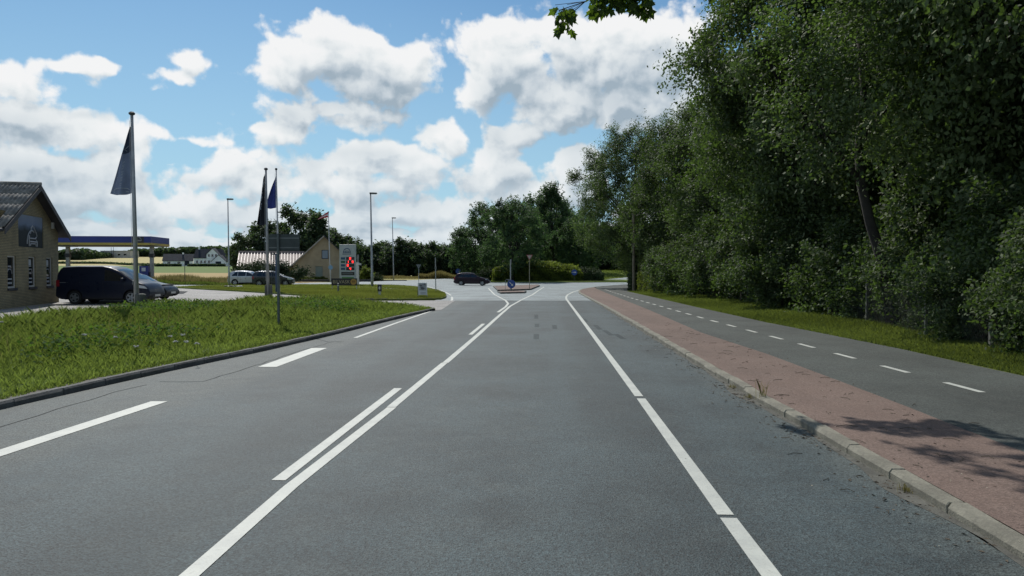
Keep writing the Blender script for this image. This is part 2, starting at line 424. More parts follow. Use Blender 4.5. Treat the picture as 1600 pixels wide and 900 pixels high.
def slab(name, poly, m, off=0.0, fn=None, skirt=0.0, kind='structure', parent=None, step=3.0):
    """horizontal sheet with the outline poly [(x, y)], laid on fn(x, y) + off"""
    bm = bmesh.new()
    vs = [bm.verts.new((p[0], p[1], 0)) for p in poly]; f = bm.faces.new(vs)
    bmesh.ops.triangulate(bm, faces=[f])
    if fn is not None:
        for ax in (0, 1):
            lo = min(p[ax] for p in poly); hi = max(p[ax] for p in poly)
            k = lo + step
            while k < hi:
                co = [0, 0, 0]; no = [0, 0, 0]; co[ax] = k; no[ax] = 1
                bmesh.ops.bisect_plane(bm, geom=bm.verts[:] + bm.edges[:] + bm.faces[:], plane_co=co, plane_no=no, dist=1e-4); k += step
    bmesh.ops.recalc_face_normals(bm, faces=bm.faces)
    if bm.faces[:] and sum(fc.normal.z for fc in bm.faces) < 0: bmesh.ops.reverse_faces(bm, faces=bm.faces)
    for v in bm.verts: v.co.z = (fn(v.co.x, v.co.y) if fn else 0) + off
    if skirt:
        be = [e for e in bm.edges if e.is_boundary]
        r = bmesh.ops.extrude_edge_only(bm, edges=be)
        for v in r['geom']:
            if isinstance(v, bmesh.types.BMVert): v.co.z -= skirt
    me = bpy.data.meshes.new(name); bm.to_mesh(me); bm.free(); me.materials.append(m)
    o = link(bpy.data.objects.new(name, me), parent)
    if kind and parent is None: o['kind'] = kind
    return o
def tape(pts, w, off, m, name, parent, fn=None):
    """painted line of width w along pts"""
    pts = [Vector((p[0], p[1], 0)) for p in pts]
    q = [pts[0]]                           # resample for a smooth bend
    for a, b_ in zip(pts, pts[1:]):
        n = max(1, int((b_ - a).length / 4)); q += [a.lerp(b_, (i + 1) / n) for i in range(n)]
    vs = []
    for i, p in enumerate(q):
        d = (q[min(i + 1, len(q) - 1)] - q[max(0, i - 1)]).normalized(); nrm = Vector((-d.y, d.x, 0)) * w / 2
        for s_ in (1, -1):
            v = p + nrm * s_; v.z = (fn(v.x, v.y) if fn else 0) + off; vs.append(v)
    mb = MB(); mb.add(vs, [(2 * i, 2 * i + 1, 2 * i + 3, 2 * i + 2) for i in range(len(q) - 1)])
    return mb.build(name, m, parent)

# ---------------- terrain out to the horizon
def axis(lo, hi, core0, core1, st):
    a = list(np.arange(core0, core1 + .1, st)); g = 1.14
    s_ = st; x = core1
    while x < hi: s_ *= g; x += s_; a.append(min(x, hi))
    s_ = st; x = core0
    while x > lo: s_ *= g; x -= s_; a.insert(0, max(x, lo))
    return np.array(sorted(set(a)))
gx = axis(-4000, 4000, -60, 40, 2.5); gy = axis(-60, 5000, -20, 140, 2.5)
X, Y = np.meshgrid(gx, gy)
Zg = gz(X, Y) + hz(X, Y) - .06
Zg += np.where(Y > 250, .5 * np.sin(X / 60 + 1) * np.sin(Y / 85), 0) * np.clip((Y - 250) / 200, 0, 1)
V = np.stack([X.ravel(), Y.ravel(), Zg.ravel()], 1)
nx, ny = len(gx), len(gy)
ii = (np.arange(ny - 1)[:, None] * nx + np.arange(nx - 1)[None, :]).ravel()
F = np.stack([ii, ii + 1, ii + nx + 1, ii + nx], 1)
me = bpy.data.meshes.new('ground'); me.from_pydata(V.tolist(), [], F.tolist()); me.materials.append(M_ground)
me.polygons.foreach_set('use_smooth', [True] * len(F)); me.update()
tag(link(bpy.data.objects.new('ground', me)), kind='structure')

# ---------------- road, junction, forecourt
road_poly = [(float(kxl(y)), y) for y in (-20, 0, 10.7, 15, 22.5, 30, 37)] + [(-3.6, 48)] + [(p.x, p.y) for p in reversed(KR) if p.y < 47.9]
road_poly.insert(8, (4.98, 48))
road = slab('road', road_poly, M_road, 0)
jp = [(-3.6, 48.0)] + [tuple(GL(*p)[:2]) for p in ((676, 472.5), (690, 461), (676, 453), (655, 448.5), (620, 446.2), (560, 445.2), (455, 444.6))]
jp += [(-33, 76), (-62, 77), (-62, 82), (-36, 84)] + [tuple(GL(*p)[:2]) for p in ((455, 441.8), (540, 441), (620, 438.6))] + [(-12, 137), (12, 141), (40, 140), (75, 134), (75, 104), (28, 95), (8, 70), (5.6, 60), (4.98, 48)]
junction = slab('junction_road', jp, M_road2, .0, gz)
# forecourt and entrance
kb = [(float(kxl(y)) - .02, y) for y in (37, 30)]
fp = [(-3.4, 37.0), (-3.55, 48.1), tuple(GL(651, 469.5)[:2]), tuple(GL(540, 467)[:2]), (-14, 62), (-24, 70), (-33, 77), (-62, 79), (-75, 60), (-60, 5), (-14, 5), (-9.5, 20), (-7, 30)]
forecourt = slab('forecourt', fp, M_fore, .006, gz)
# lawn round the signs
lp = [GL(*p) for p in ((697.5, 463.5), (695, 459.5), (685, 454.8), (658, 449.8), (624, 447.2), (560, 446), (455, 446))]
lawn_poly = [tuple(p[:2]) for p in lp] + [(-30, 74.5), (-30, 68)] + [tuple(GL(*p)[:2]) for p in ((400, 457.5), (470, 462.5), (520, 467), (560, 469.5), (610, 470), (651, 469.6), (689, 468.2), (696, 466))]
lawn = slab('lawn', lawn_poly, M_lawn, .10, gz, skirt=.22)
edge = [lawn_poly[i] for i in (-5, -4, -3, -2, -1, 0, 1, 2, 3)]
def kerb_run(name, pts, w, h, m, fn=None, side=1, stone=1.0, gap=.012, label=None, chamfer=.02, nmax=300, jit=.004, base=.05):
    """row of kerbstones along pts; each stone a child object sharing meshes"""
    root = bpy.data.objects.new(name, None); link(root); root['kind'] = 'structure'
    pts = [Vector((p[0], p[1], 0)) for p in pts]; L = [0]
    for a, b_ in zip(pts, pts[1:]): L.append(L[-1] + (b_ - a).length)
    def at(s_):
        for i in range(len(pts) - 1):
            if s_ <= L[i + 1] or i == len(pts) - 2:
                return pts[i].lerp(pts[i + 1], (s_ - L[i]) / max(1e-6, L[i + 1] - L[i]))
    meshes = []
    for k in range(3):
        rr = random.Random(k); x0, x1 = -stone / 2 + gap / 2, stone / 2 - gap / 2; c = chamfer * (1 + .3 * k)
        prof = [(0, -base), (0, h - c * 1.4), (c, h), (w, h), (w, -base)]
        mb = MB(); N = len(prof); xs = [x0, x0 + .01, 0, x1 - .01, x1]; vs = []
        for j, x in enumerate(xs):
            e = .006 if j in (0, 4) else rr.uniform(-.003, .003)
            for (y, z) in prof: vs.append((x, (y + (e if y < w / 2 else -e)) * side, z - (e if z > 0 else 0)))
        fs = [(j * N + i, j * N + (i + 1) % N, (j + 1) * N + (i + 1) % N, (j + 1) * N + i) for j in range(len(xs) - 1) for i in range(N)]
        fs += [tuple(range(N)), tuple(range((len(xs) - 1) * N, len(xs) * N))]
        mb.add(vs, fs); o = mb.build('kerbstone', m, root); meshes.append(o.data); bpy.data.objects.remove(o)
    n = int(L[-1] / stone)
    for i in range(n):
        a, b_ = at(i * stone), at((i + 1) * stone); c = (a + b_) / 2; d = b_ - a
        o = bpy.data.objects.new('kerbstone', meshes[i % 3]); link(o, root)
        o.location = (c.x + random.uniform(-jit, jit), c.y, (fn(c.x, c.y) if fn else 0) + random.uniform(-jit, jit)); o.rotation_euler = (0, 0, math.atan2(d.y, d.x)); o.scale.x = d.length / stone * 1.0
    return root
kerb_left_pts = [(float(kxl(y)), y) for y in (-6, 0, 5, 10.7, 14, 18, 22.5, 27, 32, 37)]
kerb_left_pts += [(-4.3, 38.0)]
kerb_run('left_kerb', kerb_left_pts, .13, .11, M_kerbd, side=1)
kerb_run('right_kerb', [(p.x, p.y) for p in KR], .14, .10, M_kerb, side=-1, jit=.007)
kerb_run('lawn_kerb', edge, .12, .115, M_kerbd, fn=gz, side=1)

# ---------------- verge on the left
vb = [G(*p, .28) for p in ((0, 512), (120, 498), (210, 490), (330, 481), (450, 473.5), (540, 470), (640, 472.5), (680, 476))]
vback = [(-26, 12), (-21, 19)] + [(p.x, p.y) for p in vb]
def vz(x, y):
    t = sm((float(kxl(y)) - x - .1) / 7.0); return float(.10 + .26 * t + .03 * math.sin(x * 1.3) * math.sin(y * .7) * t)
vfront = [(float(kxl(y)) - .30, y) for y in (37, 33, 28, 22.5, 18, 14, 10.7, 5, 0, -8)]
verge_poly = vback + [(-4.5, 38.1)] + vfront + [(-30, -8)]
slab('left_verge', verge_poly, M_vsoil, 0, vz, step=1.5, skirt=.1)
slab('kerb_dirt_strip', [(float(kxl(y)) - .128, y) for y in (-8, 0, 10.7, 18, 22.5, 30, 37)] + [(-4.45, 38.0)] + [(float(kxl(y)) - .40, y) for y in (37, 30, 22.5, 18, 10.7, 0, -8)], M_dirt, .095)

# ---------------- pavement and cycle path on the right
ZR = .094
RBw = [(4.9, -20)] + [tuple(G(*p, .1)[:2]) for p in ((1600, 705), (1555, 688), (1491, 664), (1424, 637), (1326, 600), (1200, 553), (1095, 519), (1012, 483), (956, 461), (935, 452.5))]
POw = [(8.8, -20)] + [tuple(G(*p, .1)[:2]) for p in ((1600, 587), (1502, 566), (1427, 549), (1313, 523), (1200, 504), (1033, 467), (980, 455))]
kin = [(p.x + .138, p.y) for p in KR if p.y < 84]
slab('red_pavement', kin[:-1] + [(8.6, 80.5)] + list(reversed(RBw)), M_red, ZR)
slab('cycle_path', RBw + [(8.75, 80.7), (12.5, 90.6), (17.6, 100.2), (26, 107), (60, 116.5), (60, 100), (26, 93), (17, 86), (12.5, 76), (10.4, 69)] + list(reversed(POw)), M_path, ZR)
slab('right_verge', POw + [(10.35, 69.2), (12.45, 76.2), (17, 86.2), (26, 93.2), (60, 100.2), (70, 100), (70, -20)], mat('verge_grass_soil', (.085, .10, .03), .95, .35, 1.2, .6, 20, spec=.1), ZR - .004, skirt=.05)

# ---------------- road markings
WL = .13
def px_line(pxs, z=0.0): return [tuple(G(a, b_, z)[:2]) for a, b_ in pxs]
def mark(pxs, w=WL, parent=None, off=.005): return tape(px_line(pxs), w, off, M_paint, 'lane_marking', parent or road)
for q in (((-60, 722), (-60, 733), (0, 714), (262, 627.5), (236, 627.5), (0, 703)), ((403, 573.5), (432, 573.5), (511, 544), (487, 544))):
    mb = MB(); mb.add([(*p, .005) for p in px_line(q)], [tuple(range(len(q)))]); mb.build('lane_marking', M_paint, road)
cl = [(296, 900), (455, 760), (612, 637), (655, 601), (695, 567.5), (745, 524.5), (780, 493), (797, 478.5)]
p0 = G(*cl[0]); p1 = G(*cl[1]); dd = (p0 - p1).normalized()
tape([tuple((p0 + dd * 10)[:2]), tuple((p0 + dd * .3)[:2])], WL, .005, M_paint, 'lane_marking', road)
tape([tuple((p0 + dd * .25)[:2])] + px_line(cl[:3]), WL, .005, M_paint, 'lane_marking', road)
tape([(x - .01, y + .03) for x, y in px_line(cl[2:5])], WL, .005, M_paint, 'lane_marking', road)
tape([(x + .01, y + .05) for x, y in px_line(cl[4:])] + [tuple(p) for p in px_line([(815, 468.5), (832, 460.5), (842, 453.5), (850, 448.5)])], WL, .005, M_paint, 'lane_marking', road)
mark([(435, 751), (622, 607)], .13); mark([(735, 523), (755.5, 506)], .12)
mark([(778, 488), (790, 479.5), (794, 474.5), (790, 469.5), (773, 460.5), (763, 450.5)], .13)
pr = px_line([(1205, 900), (1138, 810), (1134, 805), (1001.5, 623), (998.5, 619.5), (885, 467.5), (884.5, 464), (887, 460.5), (896, 456), (908, 452.5), (925, 449.8), (950, 447.5)])
dv = (Vector(pr[0]) - Vector(pr[1])).normalized()
tape([tuple(Vector(pr[0]) + dv * 9), pr[0], pr[1]], WL, .005, M_paint, 'lane_marking', road)
tape(pr[2:4], WL, .005, M_paint, 'lane_marking', road); tape(pr[4:], WL, .005, M_paint, 'lane_marking', road)
tape(px_line([(555, 528), (620, 504.5), (690, 480.5)]), .12, .005, M_paint, 'lane_marking', road)
tape(px_line([(691, 480.2), (702, 474), (706.5, 468), (706, 462.5), (697, 457.8), (684, 454), (662, 449.5)]), .14, .006, M_paint, 'lane_marking', road, fn=gz)
for k in range(7):
    a = G(846 + k * 9, 448.3 - k * .15); tape([(a.x, a.y), (a.x + .42, a.y + .02)], .2, .005, M_paint, 'give_way_marking', junction)
cyl_y = [5, 11.9, 28.6, 50, 65, 72]; cyl_x = [7.05, 7.1, 7.25, 7.75, 8.3, 8.7]
cpath = bpy.data.objects['cycle_path']
y = 7.15
while y < 72:
    tape([(float(np.interp(y, cyl_y, cyl_x)), y), (float(np.interp(y + 1, cyl_y, cyl_x)), y + 1)], .115, ZR + .005, M_paint, 'path_marking', cpath); y += 2.2
tape([(-3.62, 48), (4.95, 48.0)], .06, .003, M_patch, 'asphalt_joint', road)
# cracks and old seams in the carriageway
def crack(name, pxs, w, seed):
    rr = random.Random(seed); pts = []
    W_ = [G(*p) for p in pxs]
    for a, b_ in zip(W_, W_[1:]):
        n = max(2, int((b_ - a).length / .35))
        for i in range(n): p = a.lerp(b_, i / n); pts.append((p.x + rr.uniform(-.03, .03), p.y + rr.uniform(-.05, .05)))
    tape(pts, w, .0025, M_patch, name, road)
crack('crack', [(250, 597), (318, 596), (400, 571), (470, 548), (520, 534), (545, 536)], .022, 1)
crack('crack', [(440, 520), (515, 534), (560, 533)], .03, 2)
crack('crack', [(0, 668), (90, 640), (180, 612), (250, 597)], .02, 3)
M_skid = asphalt('tyre_marked_asphalt', (.022, .035, .038), (.035, .045, .045), rough=.8, spec=.3)
for (a, b_, c, d) in ((838, 492, 838, 498), (839, 506, 839, 511), (838, 522, 838, 530), (866, 508, 867, 514), (912, 498, 916, 503), (930, 508, 938, 515), (944, 516, 956, 524), (962, 522, 975, 530)):
    tape(px_line([(a, b_), (c, d)]), .16, .0022, M_skid, 'tyre_mark', road)
# ---------------- traffic island (two red paved pieces)
def island(name, pts, z0, h, label):
    o = slab(name, pts, M_red, h, skirt=0); mb = MB()
    n = len(pts); c = Vector((sum(p[0] for p in pts) / n, sum(p[1] for p in pts) / n))
    vs = []
    for p in pts:
        d = (Vector(p) - c).normalized() * .16
        vs += [(p[0] + d.x, p[1] + d.y, -.03), (p[0] + d.x, p[1] + d.y, h - .01), (p[0] + d.x * .8, p[1] + d.y * .8, h + .006), (p[0] - d.x * .1, p[1] - d.y * .1, h + .006)]
    mb.add(vs, [(4 * i + k, 4 * ((i + 1) % n) + k, 4 * ((i + 1) % n) + k + 1, 4 * i + k + 1) for i in range(n) for k in range(3)])
    mb.build('island_kerb', M_kerbd, o); return o
isl = px_line([(772, 448.5), (778, 455), (829, 453.2), (843, 447.4), (840, 446.3)]); island('traffic_island', isl, 0, .13, '')
isl2 = px_line([(779, 456.9), (783, 459), (818, 458.3), (821.5, 456.3)]); island('traffic_island', isl2, 0, .12, '')
# ---------------- round grassed middle of the roundabout
cen = (6.8, 128.5)
slab('central_island', [(cen[0] + 14.5 * math.cos(a), cen[1] + 14.5 * math.sin(a)) for a in np.linspace(0, 2 * PI, 48)[:-1]], M_lawn, .16, skirt=.3)
def bz(x, y): return float(1.6 * sm((y + .25 * x - 148) / 42.0))
slab('grass_bank', [(11, 140.5), (75, 132), (110, 132), (110, 230), (-2, 230), (-2, 150)], M_lawn, .012, bz)
slab('exit_road', [(16, 143), (20, 150), (26, 158.5), (45, 172), (110, 205), (110, 180), (45, 158), (30, 150), (24, 144), (22, 138)], M_road2, .05, bz, step=2.0)
# pale footpath across the lawn and a small flat dark patch on the forecourt
slab('footpath', [tuple(GL(*p)[:2]) for p in ((556, 449.2), (600, 451.6), (640, 455.6), (641, 456.7), (600, 452.6), (556, 450.2))], M_path2, .108, gz)
slab('footpath', [tuple(GL(*p)[:2]) for p in ((270, 449.3), (350, 448.6), (350, 447.2), (270, 447.6))], M_path2, .02, gz)
slab('dark_patch', [tuple(GL(*p)[:2]) for p in ((277, 459.5), (281, 455), (294, 455.5), (286, 459.5))], M_patch, .012, gz)

# ================================================================ BUILDINGS
def brick_mat(name, c1, c2, mortar, scale=1.0):
    m = bpy.data.materials.new(name); m.use_nodes = True; t = NT(m.node_tree); b = t.n['Principled BSDF']
    co = t.node('ShaderNodeTexCoord').outputs['Object']; s = t.n.new('ShaderNodeSeparateXYZ'); t.put(s.inputs[0], co)
    cb = t.n.new('ShaderNodeCombineXYZ'); t.put(cb.inputs[0], t.m('ADD', s.outputs[0], s.outputs[1])); t.put(cb.inputs[1], s.outputs[2])
    br = t.n.new('ShaderNodeTexBrick'); t.put(br.inputs['Vector'], cb.outputs[0]); br.inputs['Scale'].default_value = 1
    br.inputs['Brick Width'].default_value = .24 * scale; br.inputs['Row Height'].default_value = .067 * scale; br.inputs['Mortar Size'].default_value = .009
    br.inputs['Color1'].default_value = rgba(c1); br.inputs['Color2'].default_value = rgba(c2); br.inputs['Mortar'].default_value = rgba(mortar)
    n = t.noise(co, 1.3, 4, .6)
    c = t.mix(1.0, br.outputs[0], t.ramp(n, [(.3, .78), (.7, 1.12)]), 'MULTIPLY')
    t.l.new(c, b.inputs['Base Color']); b.inputs['Roughness'].default_value = .9
    bn = t.node('ShaderNodeBump'); bn.inputs['Strength'].default_value = .8; bn.inputs['Distance'].default_value = .02; bn.invert = True
    t.put(bn.inputs['Height'], br.outputs['Fac']); t.l.new(bn.outputs[0], b.inputs['Normal']); MATS[name] = m; return m
M_brick = brick_mat('yellow_brick', (.40, .34, .19), (.32, .27, .155), (.12, .11, .08))
M_tan = mat('tan_brick', (.36, .30, .20), .9, .12, 1, .3, 20)
M_fascia = mat('dark_fascia', (.045, .045, .05), .7, .2, 3)
M_wframe = mat('white_frame', (.55, .55, .53), .5)
M_white = mat('white_render', (.86, .86, .84), .85, .08, .5)
M_glass = mat('window_glass', (.015, .02, .025), .06, spec=.8)
M_slate = mat('blue_slate', (.025, .032, .045), .8, .25, .6, spec=.2)
M_sheet = mat('fibre_cement', (.20, .195, .18), .9, .5, 2.2, .6, 14, detail=8)
M_darkmet = mat('dark_metal', (.04, .045, .05), .5, .2, 5)
M_galv = mat('galvanised_steel', (.34, .35, .35), .45, .15, 3, metal=.35)
M_pole = mat('white_pole', (.46, .47, .47), .45, .12, 1.5)
M_black = mat('black_plastic', (.012, .012, .014), .5)
M_signback = mat('sign_back', (.16, .17, .17), .55, .15, 3, metal=.3)
M_signwhite = mat('sign_white', (.62, .63, .62), .45)
M_blue = mat('canopy_blue', (.012, .03, .20), .45, .1, .5)
M_yellow = mat('canopy_yellow', (.45, .34, .06), .5, .1, 1)
M_concrete = mat('column_concrete', (.36, .35, .32), .85, .15, 2)
M_red = mat('sign_red', (.32, .03, .03), .5)

# ---------------- brick shop with the corrugated roof, left edge of the photo
A_ = Vector((-.245, .97, 0)).normalized(); ang = math.atan2(A_.y, A_.x) - PI / 2
Zb = .29
shop = thing('brick_shop', 'yellow brick building with grey corrugated roof and three narrow gable windows at left', 'building', (-20.985, 31.31, Zb), ang)
# local frame: y away along the gable, x to the right (gable face at x = 0, building extends to -x)
GW, GH_, EZ, PZ, LEN = 7.65, 0, 3.36, 5.52, 16.0
mb = MB()
wz = lambda s_: EZ - .02 + (PZ - EZ - .08) * (1 - abs(s_ - GW / 2) / (GW / 2 + .42)) + .0
holes = [(1.08, 2.03, .86, 2.24), (3.52, 4.42, .86, 2.24), (5.87, 6.73, .86, 2.24), (2.35, 5.5, 2.66, 4.12)]
def wall_with_holes(mb, W_, zt, hs, x=0, thick=.0):
    ys = sorted(set([0, W_, W_ / 2] + [h[0] for h in hs] + [h[1] for h in hs])); zs = sorted(set([0] + [h[2] for h in hs] + [h[3] for h in hs]))
    for a, b_ in zip(ys, ys[1:]):
        m_ = (a + b_) / 2
        for c, d in zip(zs, zs[1:] + [None]):
            if d is not None:
                if any(h[0] < m_ < h[1] and h[2] < (c + d) / 2 < h[3] for h in hs): continue
                mb.add([(x, a, c), (x, b_, c), (x, b_, d), (x, a, d)], [(0, 1, 2, 3)])
            else: mb.add([(x, a, c), (x, b_, c), (x, b_, zt(b_)), (x, a, zt(a))], [(0, 1, 2, 3)])
holes_low = holes
wall_with_holes(mb, GW, wz, holes)
for a, b_, c, d in holes:       # reveals
    r_ = -.13
    mb.add([(0, a, c), (0, a, d), (r_, a, d), (r_, a, c)], [(0, 1, 2, 3)]); mb.add([(0, b_, c), (0, b_, d), (r_, b_, d), (r_, b_, c)], [(0, 1, 2, 3)])
    mb.add([(0, a, d), (0, b_, d), (r_, b_, d), (r_, a, d)], [(0, 1, 2, 3)]); mb.add([(0, a, c), (0, b_, c), (r_, b_, c), (r_, a, c)], [(0, 1, 2, 3)])
mb.add([(0, 0, 0), (-LEN, 0, 0), (-LEN, 0, wz(0)), (0, 0, wz(0))], [(0, 1, 2, 3)])
mb.add([(0, GW, 0), (-LEN, GW, 0), (-LEN, GW, wz(GW)), (0, GW, wz(GW))], [(0, 1, 2, 3)])
mb.add([(-LEN, 0, 0), (-LEN, GW, 0), (-LEN, GW, wz(GW)), (-LEN, GW / 2, wz(GW / 2)), (-LEN, 0, wz(0))], [(0, 1, 2, 3, 4)])
mb.build('wall', M_brick, shop)
M_sticker = mat('window_sticker', (.42, .44, .46), .5)
M_blind = mat('window_film', (.20, .24, .28), .4, .3, 3)
for i, (a, b_, c, d) in enumerate(holes[:3]):
    fr = MB(); f_ = .055
    fr.box(-.11, -.06, a, a + f_, c, d); fr.box(-.11, -.06, b_ - f_, b_, c, d); fr.box(-.108, -.062, a + f_, b_ - f_, c, c + f_ * 1.3); fr.box(-.108, -.062, a + f_, b_ - f_, d - f_, d)
    w_ = fr.build('window', M_wframe, shop)
    MB().box(-.098, -.09, a + f_, b_ - f_, c + f_, d - f_).build('glass', M_glass, w_)
    MB().box(-.14, .05, a - .05, b_ + .05, c - .10, c - .002).build('sill', M_fascia, w_)
    st = MB(); m_ = (a + b_) / 2
    for (za, zb_, k) in ((.18, .26, .3), (.36, .42, .3), (.80, .83, .25), (.93, .96, .18)): st.box(-.0895, -.0875, m_ - k, m_ + k * .8, c + za, c + zb_)
    pts = [(-.0885, m_ + .26 * math.cos(t), c + .62 + .2 * math.sin(t)) for t in np.linspace(0, PI, 10)]; st.tube(pts, .012, 4)
    if i: st.box(-.0893, -.0873, a + f_ + .02, m_ + .12, d - .40, d - .12)
    st.build('window_lettering', M_sticker, w_)
# picture panel
def panel_mat():
    m = bpy.data.materials.new('poster_print'); m.use_nodes = True; t = NT(m.node_tree); b = t.n['Principled BSDF']
    co = t.node('ShaderNodeTexCoord').outputs['Object']; s = t.n.new('ShaderNodeSeparateXYZ'); t.put(s.inputs[0], co)
    n = t.noise(co, 1.6, 5, .6); z = t.m('ADD', s.outputs[2], t.m('MULTIPLY_ADD', n, .5, -.25))
    c = t.ramp(t.mrange(z, 2.6, 4.2), [(.0, (.012, .02, .022)), (.48, (.02, .03, .036)), (.58, (.07, .10, .14)), (.68, (.17, .22, .32)), (1, (.26, .31, .38))])
    t.l.new(c, b.inputs['Base Color']); b.inputs['Roughness'].default_value = .7; b.inputs['Specular IOR Level'].default_value = .2; MATS['poster'] = m; return m
po = MB().box(-.10, -.03, 2.36, 5.49, 2.67, 4.11).build('picture_panel', panel_mat(), shop)
em = MB()
def em_line(pts, r=.022): em.tube([(-.024, y_, z_) for y_, z_ in pts], r, 5)
em_line([(4.05 - .62 * math.cos(t), 2.78 + .66 * math.sin(t)) for t in np.linspace(.05, 2.0, 12)], .03)
em_line([(3.86, 3.28), (3.98, 3.56), (4.15, 3.66), (4.32, 3.58), (4.62, 3.34), (4.7, 3.2)], .025)
em_line([(3.7, 2.72), (3.68, 3.05), (3.74, 3.2)], .03); em_line([(3.76, 3.08), (4.5, 3.08), (4.6, 3.16)], .03)
em_line([(3.78, 2.93), (4.62, 2.93)], .035); em_line([(4.68, 2.72), (4.72, 2.95), (4.6, 3.02)], .03); em_line([(3.84, 2.74), (3.9, 2.84), (4.5, 2.84), (4.56, 2.74)], .028)
em.build('car_outline', M_sticker, po)
# roof of sheets: rows up the slope, each sheet corrugated
roofp = MB(); sl = [(0 - .45, EZ - .02 - .0), (GW / 2, PZ), (GW + .45, EZ - .02)]
roofp.add([(x, y_, z_ - .07) for x in (.45, -LEN - .3) for y_, z_ in sl], [(0, 1, 4, 3), (1, 2, 5, 4)])
roof = roofp.build('roof', M_fascia, shop)
ft = MB()
for (y0, z0), (y1, z1) in ((sl[0], sl[1]), (sl[1], sl[2])):      # barge boards and soffit seen from below
    ft.add([(x, y_, z_ + dz) for x in (.44, .475) for (y_, z_) in ((y0, z0), (y1, z1)) for dz in (-.26, -.015)], [(0, 1, 3, 2), (4, 6, 7, 5), (0, 4, 5, 1), (2, 3, 7, 6), (0, 2, 6, 4), (1, 5, 7, 3)])
ft.build('bargeboard', M_fascia, roof)
def roof_sheet_mesh(wid, L_, pitch, waves):
    n = waves * 6; vs = []
    for j in (0, 1):
        for i in range(n + 1):
            vs.append((-wid * i / n, j * L_, .03 * math.sin(2 * PI * waves * i / n) + (.012 if j == 0 else -.006)))
    n1 = len(vs); vs += [(v[0], v[1], v[2] - .022) for v in vs[:n + 1]]
    fs = [(i, i + 1, n + 2 + i, n + 1 + i) for i in range(n)] + [(i, n1 + i, n1 + i + 1, i + 1) for i in range(n)]
    mb = MB(); mb.add(vs, fs); o = mb.build('roof_sheet', M_sheet, None, smooth=False); me = o.data; bpy.data.objects.remove(o)
    me.polygons.foreach_set('use_smooth', [True] * n + [False] * n); return me
slope = math.hypot(GW / 2 + .45, PZ - EZ + .02); pitch = math.atan2(PZ - EZ + .02, GW / 2 + .45)
rows = 4; rl = slope / rows; cols = 16; cw = (LEN + .75) / cols; sme = roof_sheet_mesh(cw, rl + .05, pitch, 6)
for side in (0, 1):
    for r_ in range(rows):
        for c_ in range(cols):
            if side == 1 and c_ > 6: continue
            o = bpy.data.objects.new('roof_sheet', sme); link(o, roof)
            t_ = r_ / rows
            if side == 0:
                o.location = (.45 - c_ * cw, -.45 + (GW / 2 + .45) * t_, EZ + (PZ - EZ) * t_ + .02 + .012 * r_ % 2 * .01); o.rotation_euler = (pitch, random.uniform(-.003, .003), 0)
            else:
                o.location = (.45 - c_ * cw - cw, GW + .45 - (GW / 2 + .45) * t_, EZ + (PZ - EZ) * t_ + .02); o.rotation_euler = (pitch, 0, PI)
rg = MB(); rg.tube([(.47, GW / 2, PZ + .03), (-LEN - .3, GW / 2, PZ + .03)], .09, 8); rg.build('ridge', M_sheet, roof)
gt = MB(); gt.tube([(.42, -.50, EZ - .10), (-LEN, -.50, EZ - .10)], .07, 8); gt.build('gutter', M_darkmet, roof)
MB().box(0.002, .10, 6.63, 6.78, 3.66, 3.96).build('wall_lamp', M_wframe, shop)

# ---------------- petrol station canopy
can = thing('petrol_canopy', 'flat blue petrol station canopy with yellow lower edge on two columns', 'canopy', (-41.35, 88, .3), R(5))
Lc, Dc, z0, z1 = 15.5, 6.0, 4.38, 5.45
mb = MB(); mb.box(-Lc, 0, 0, Dc, z0 + .32, z1); mb.build('fascia', M_blue, can, bevel=.02)
mb = MB(); mb.box(-Lc - .01, .012, -.012, Dc + .01, z0 + .06, z0 + .318); mb.build('yellow_band', M_yellow, can)
mb = MB(); mb.box(-Lc + .05, -.05, .05, Dc - .05, z0, z0 + .058); mb.build('soffit', M_fascia, can)
M_can_emb = mat('canopy_badge', (.28, .27, .26), .5)
mb = MB(); mb.tube([(-1.45 + .42 * math.cos(t), -.03, z0 + .62 + .36 * math.sin(t)) for t in np.linspace(-.3, PI + .3, 14)], .05, 6)
mb.box(-1.85, -1.05, -.045, -.02, z0 + .50, z0 + .62); mb.build('badge', M_can_emb, can)
MB().box(-2.05, -.75, -.018, -.002, z0 + .30, z1 - .06).build('badge_panel', M_fascia, can)
for x in (-.55, -9.9):
    c_ = MB(); c_.box(x - .19, x + .19, 1.6, 1.98, 0, z0 + .0); o = c_.build('column', M_concrete, can, bevel=.02)
    MB().box(x - .26, x + .26, 1.53, 2.05, 3.05, 3.5).build('column_band', M_black, o)
    MB().box(x - .9, x + .9, 1.3, 2.3, z0 - .12, z0 - .003).build('beam_plate', M_concrete, can)
pump = thing('fuel_pump', 'tall blue fuel pump under the right end of the petrol canopy', 'fuel pump', (-41.9, 87.6, .3), R(5))
mb = MB(); mb.box(-.5, .5, -.28, .28, .12, 2.05); mb.build('cabinet', M_blue, pump, bevel=.03)
MB().box(-.6, .6, -.4, .4, 0, .118).build('plinth', M_concrete, pump)
MB().box(-.22, .22, -.30, -.282, 1.45, 1.85).build('display', M_signwhite, pump)
MB().box(.51, .62, -.15, .15, .7, 1.35).build('nozzle_holder', M_black, pump)
ho = MB(); ho.tube([(.56, -.18, 1.2), (.72, -.24, .9), (.7, -.22, .45), (.52, -.22, .5)], .025, 6); ho.build('hose', M_black, pump)

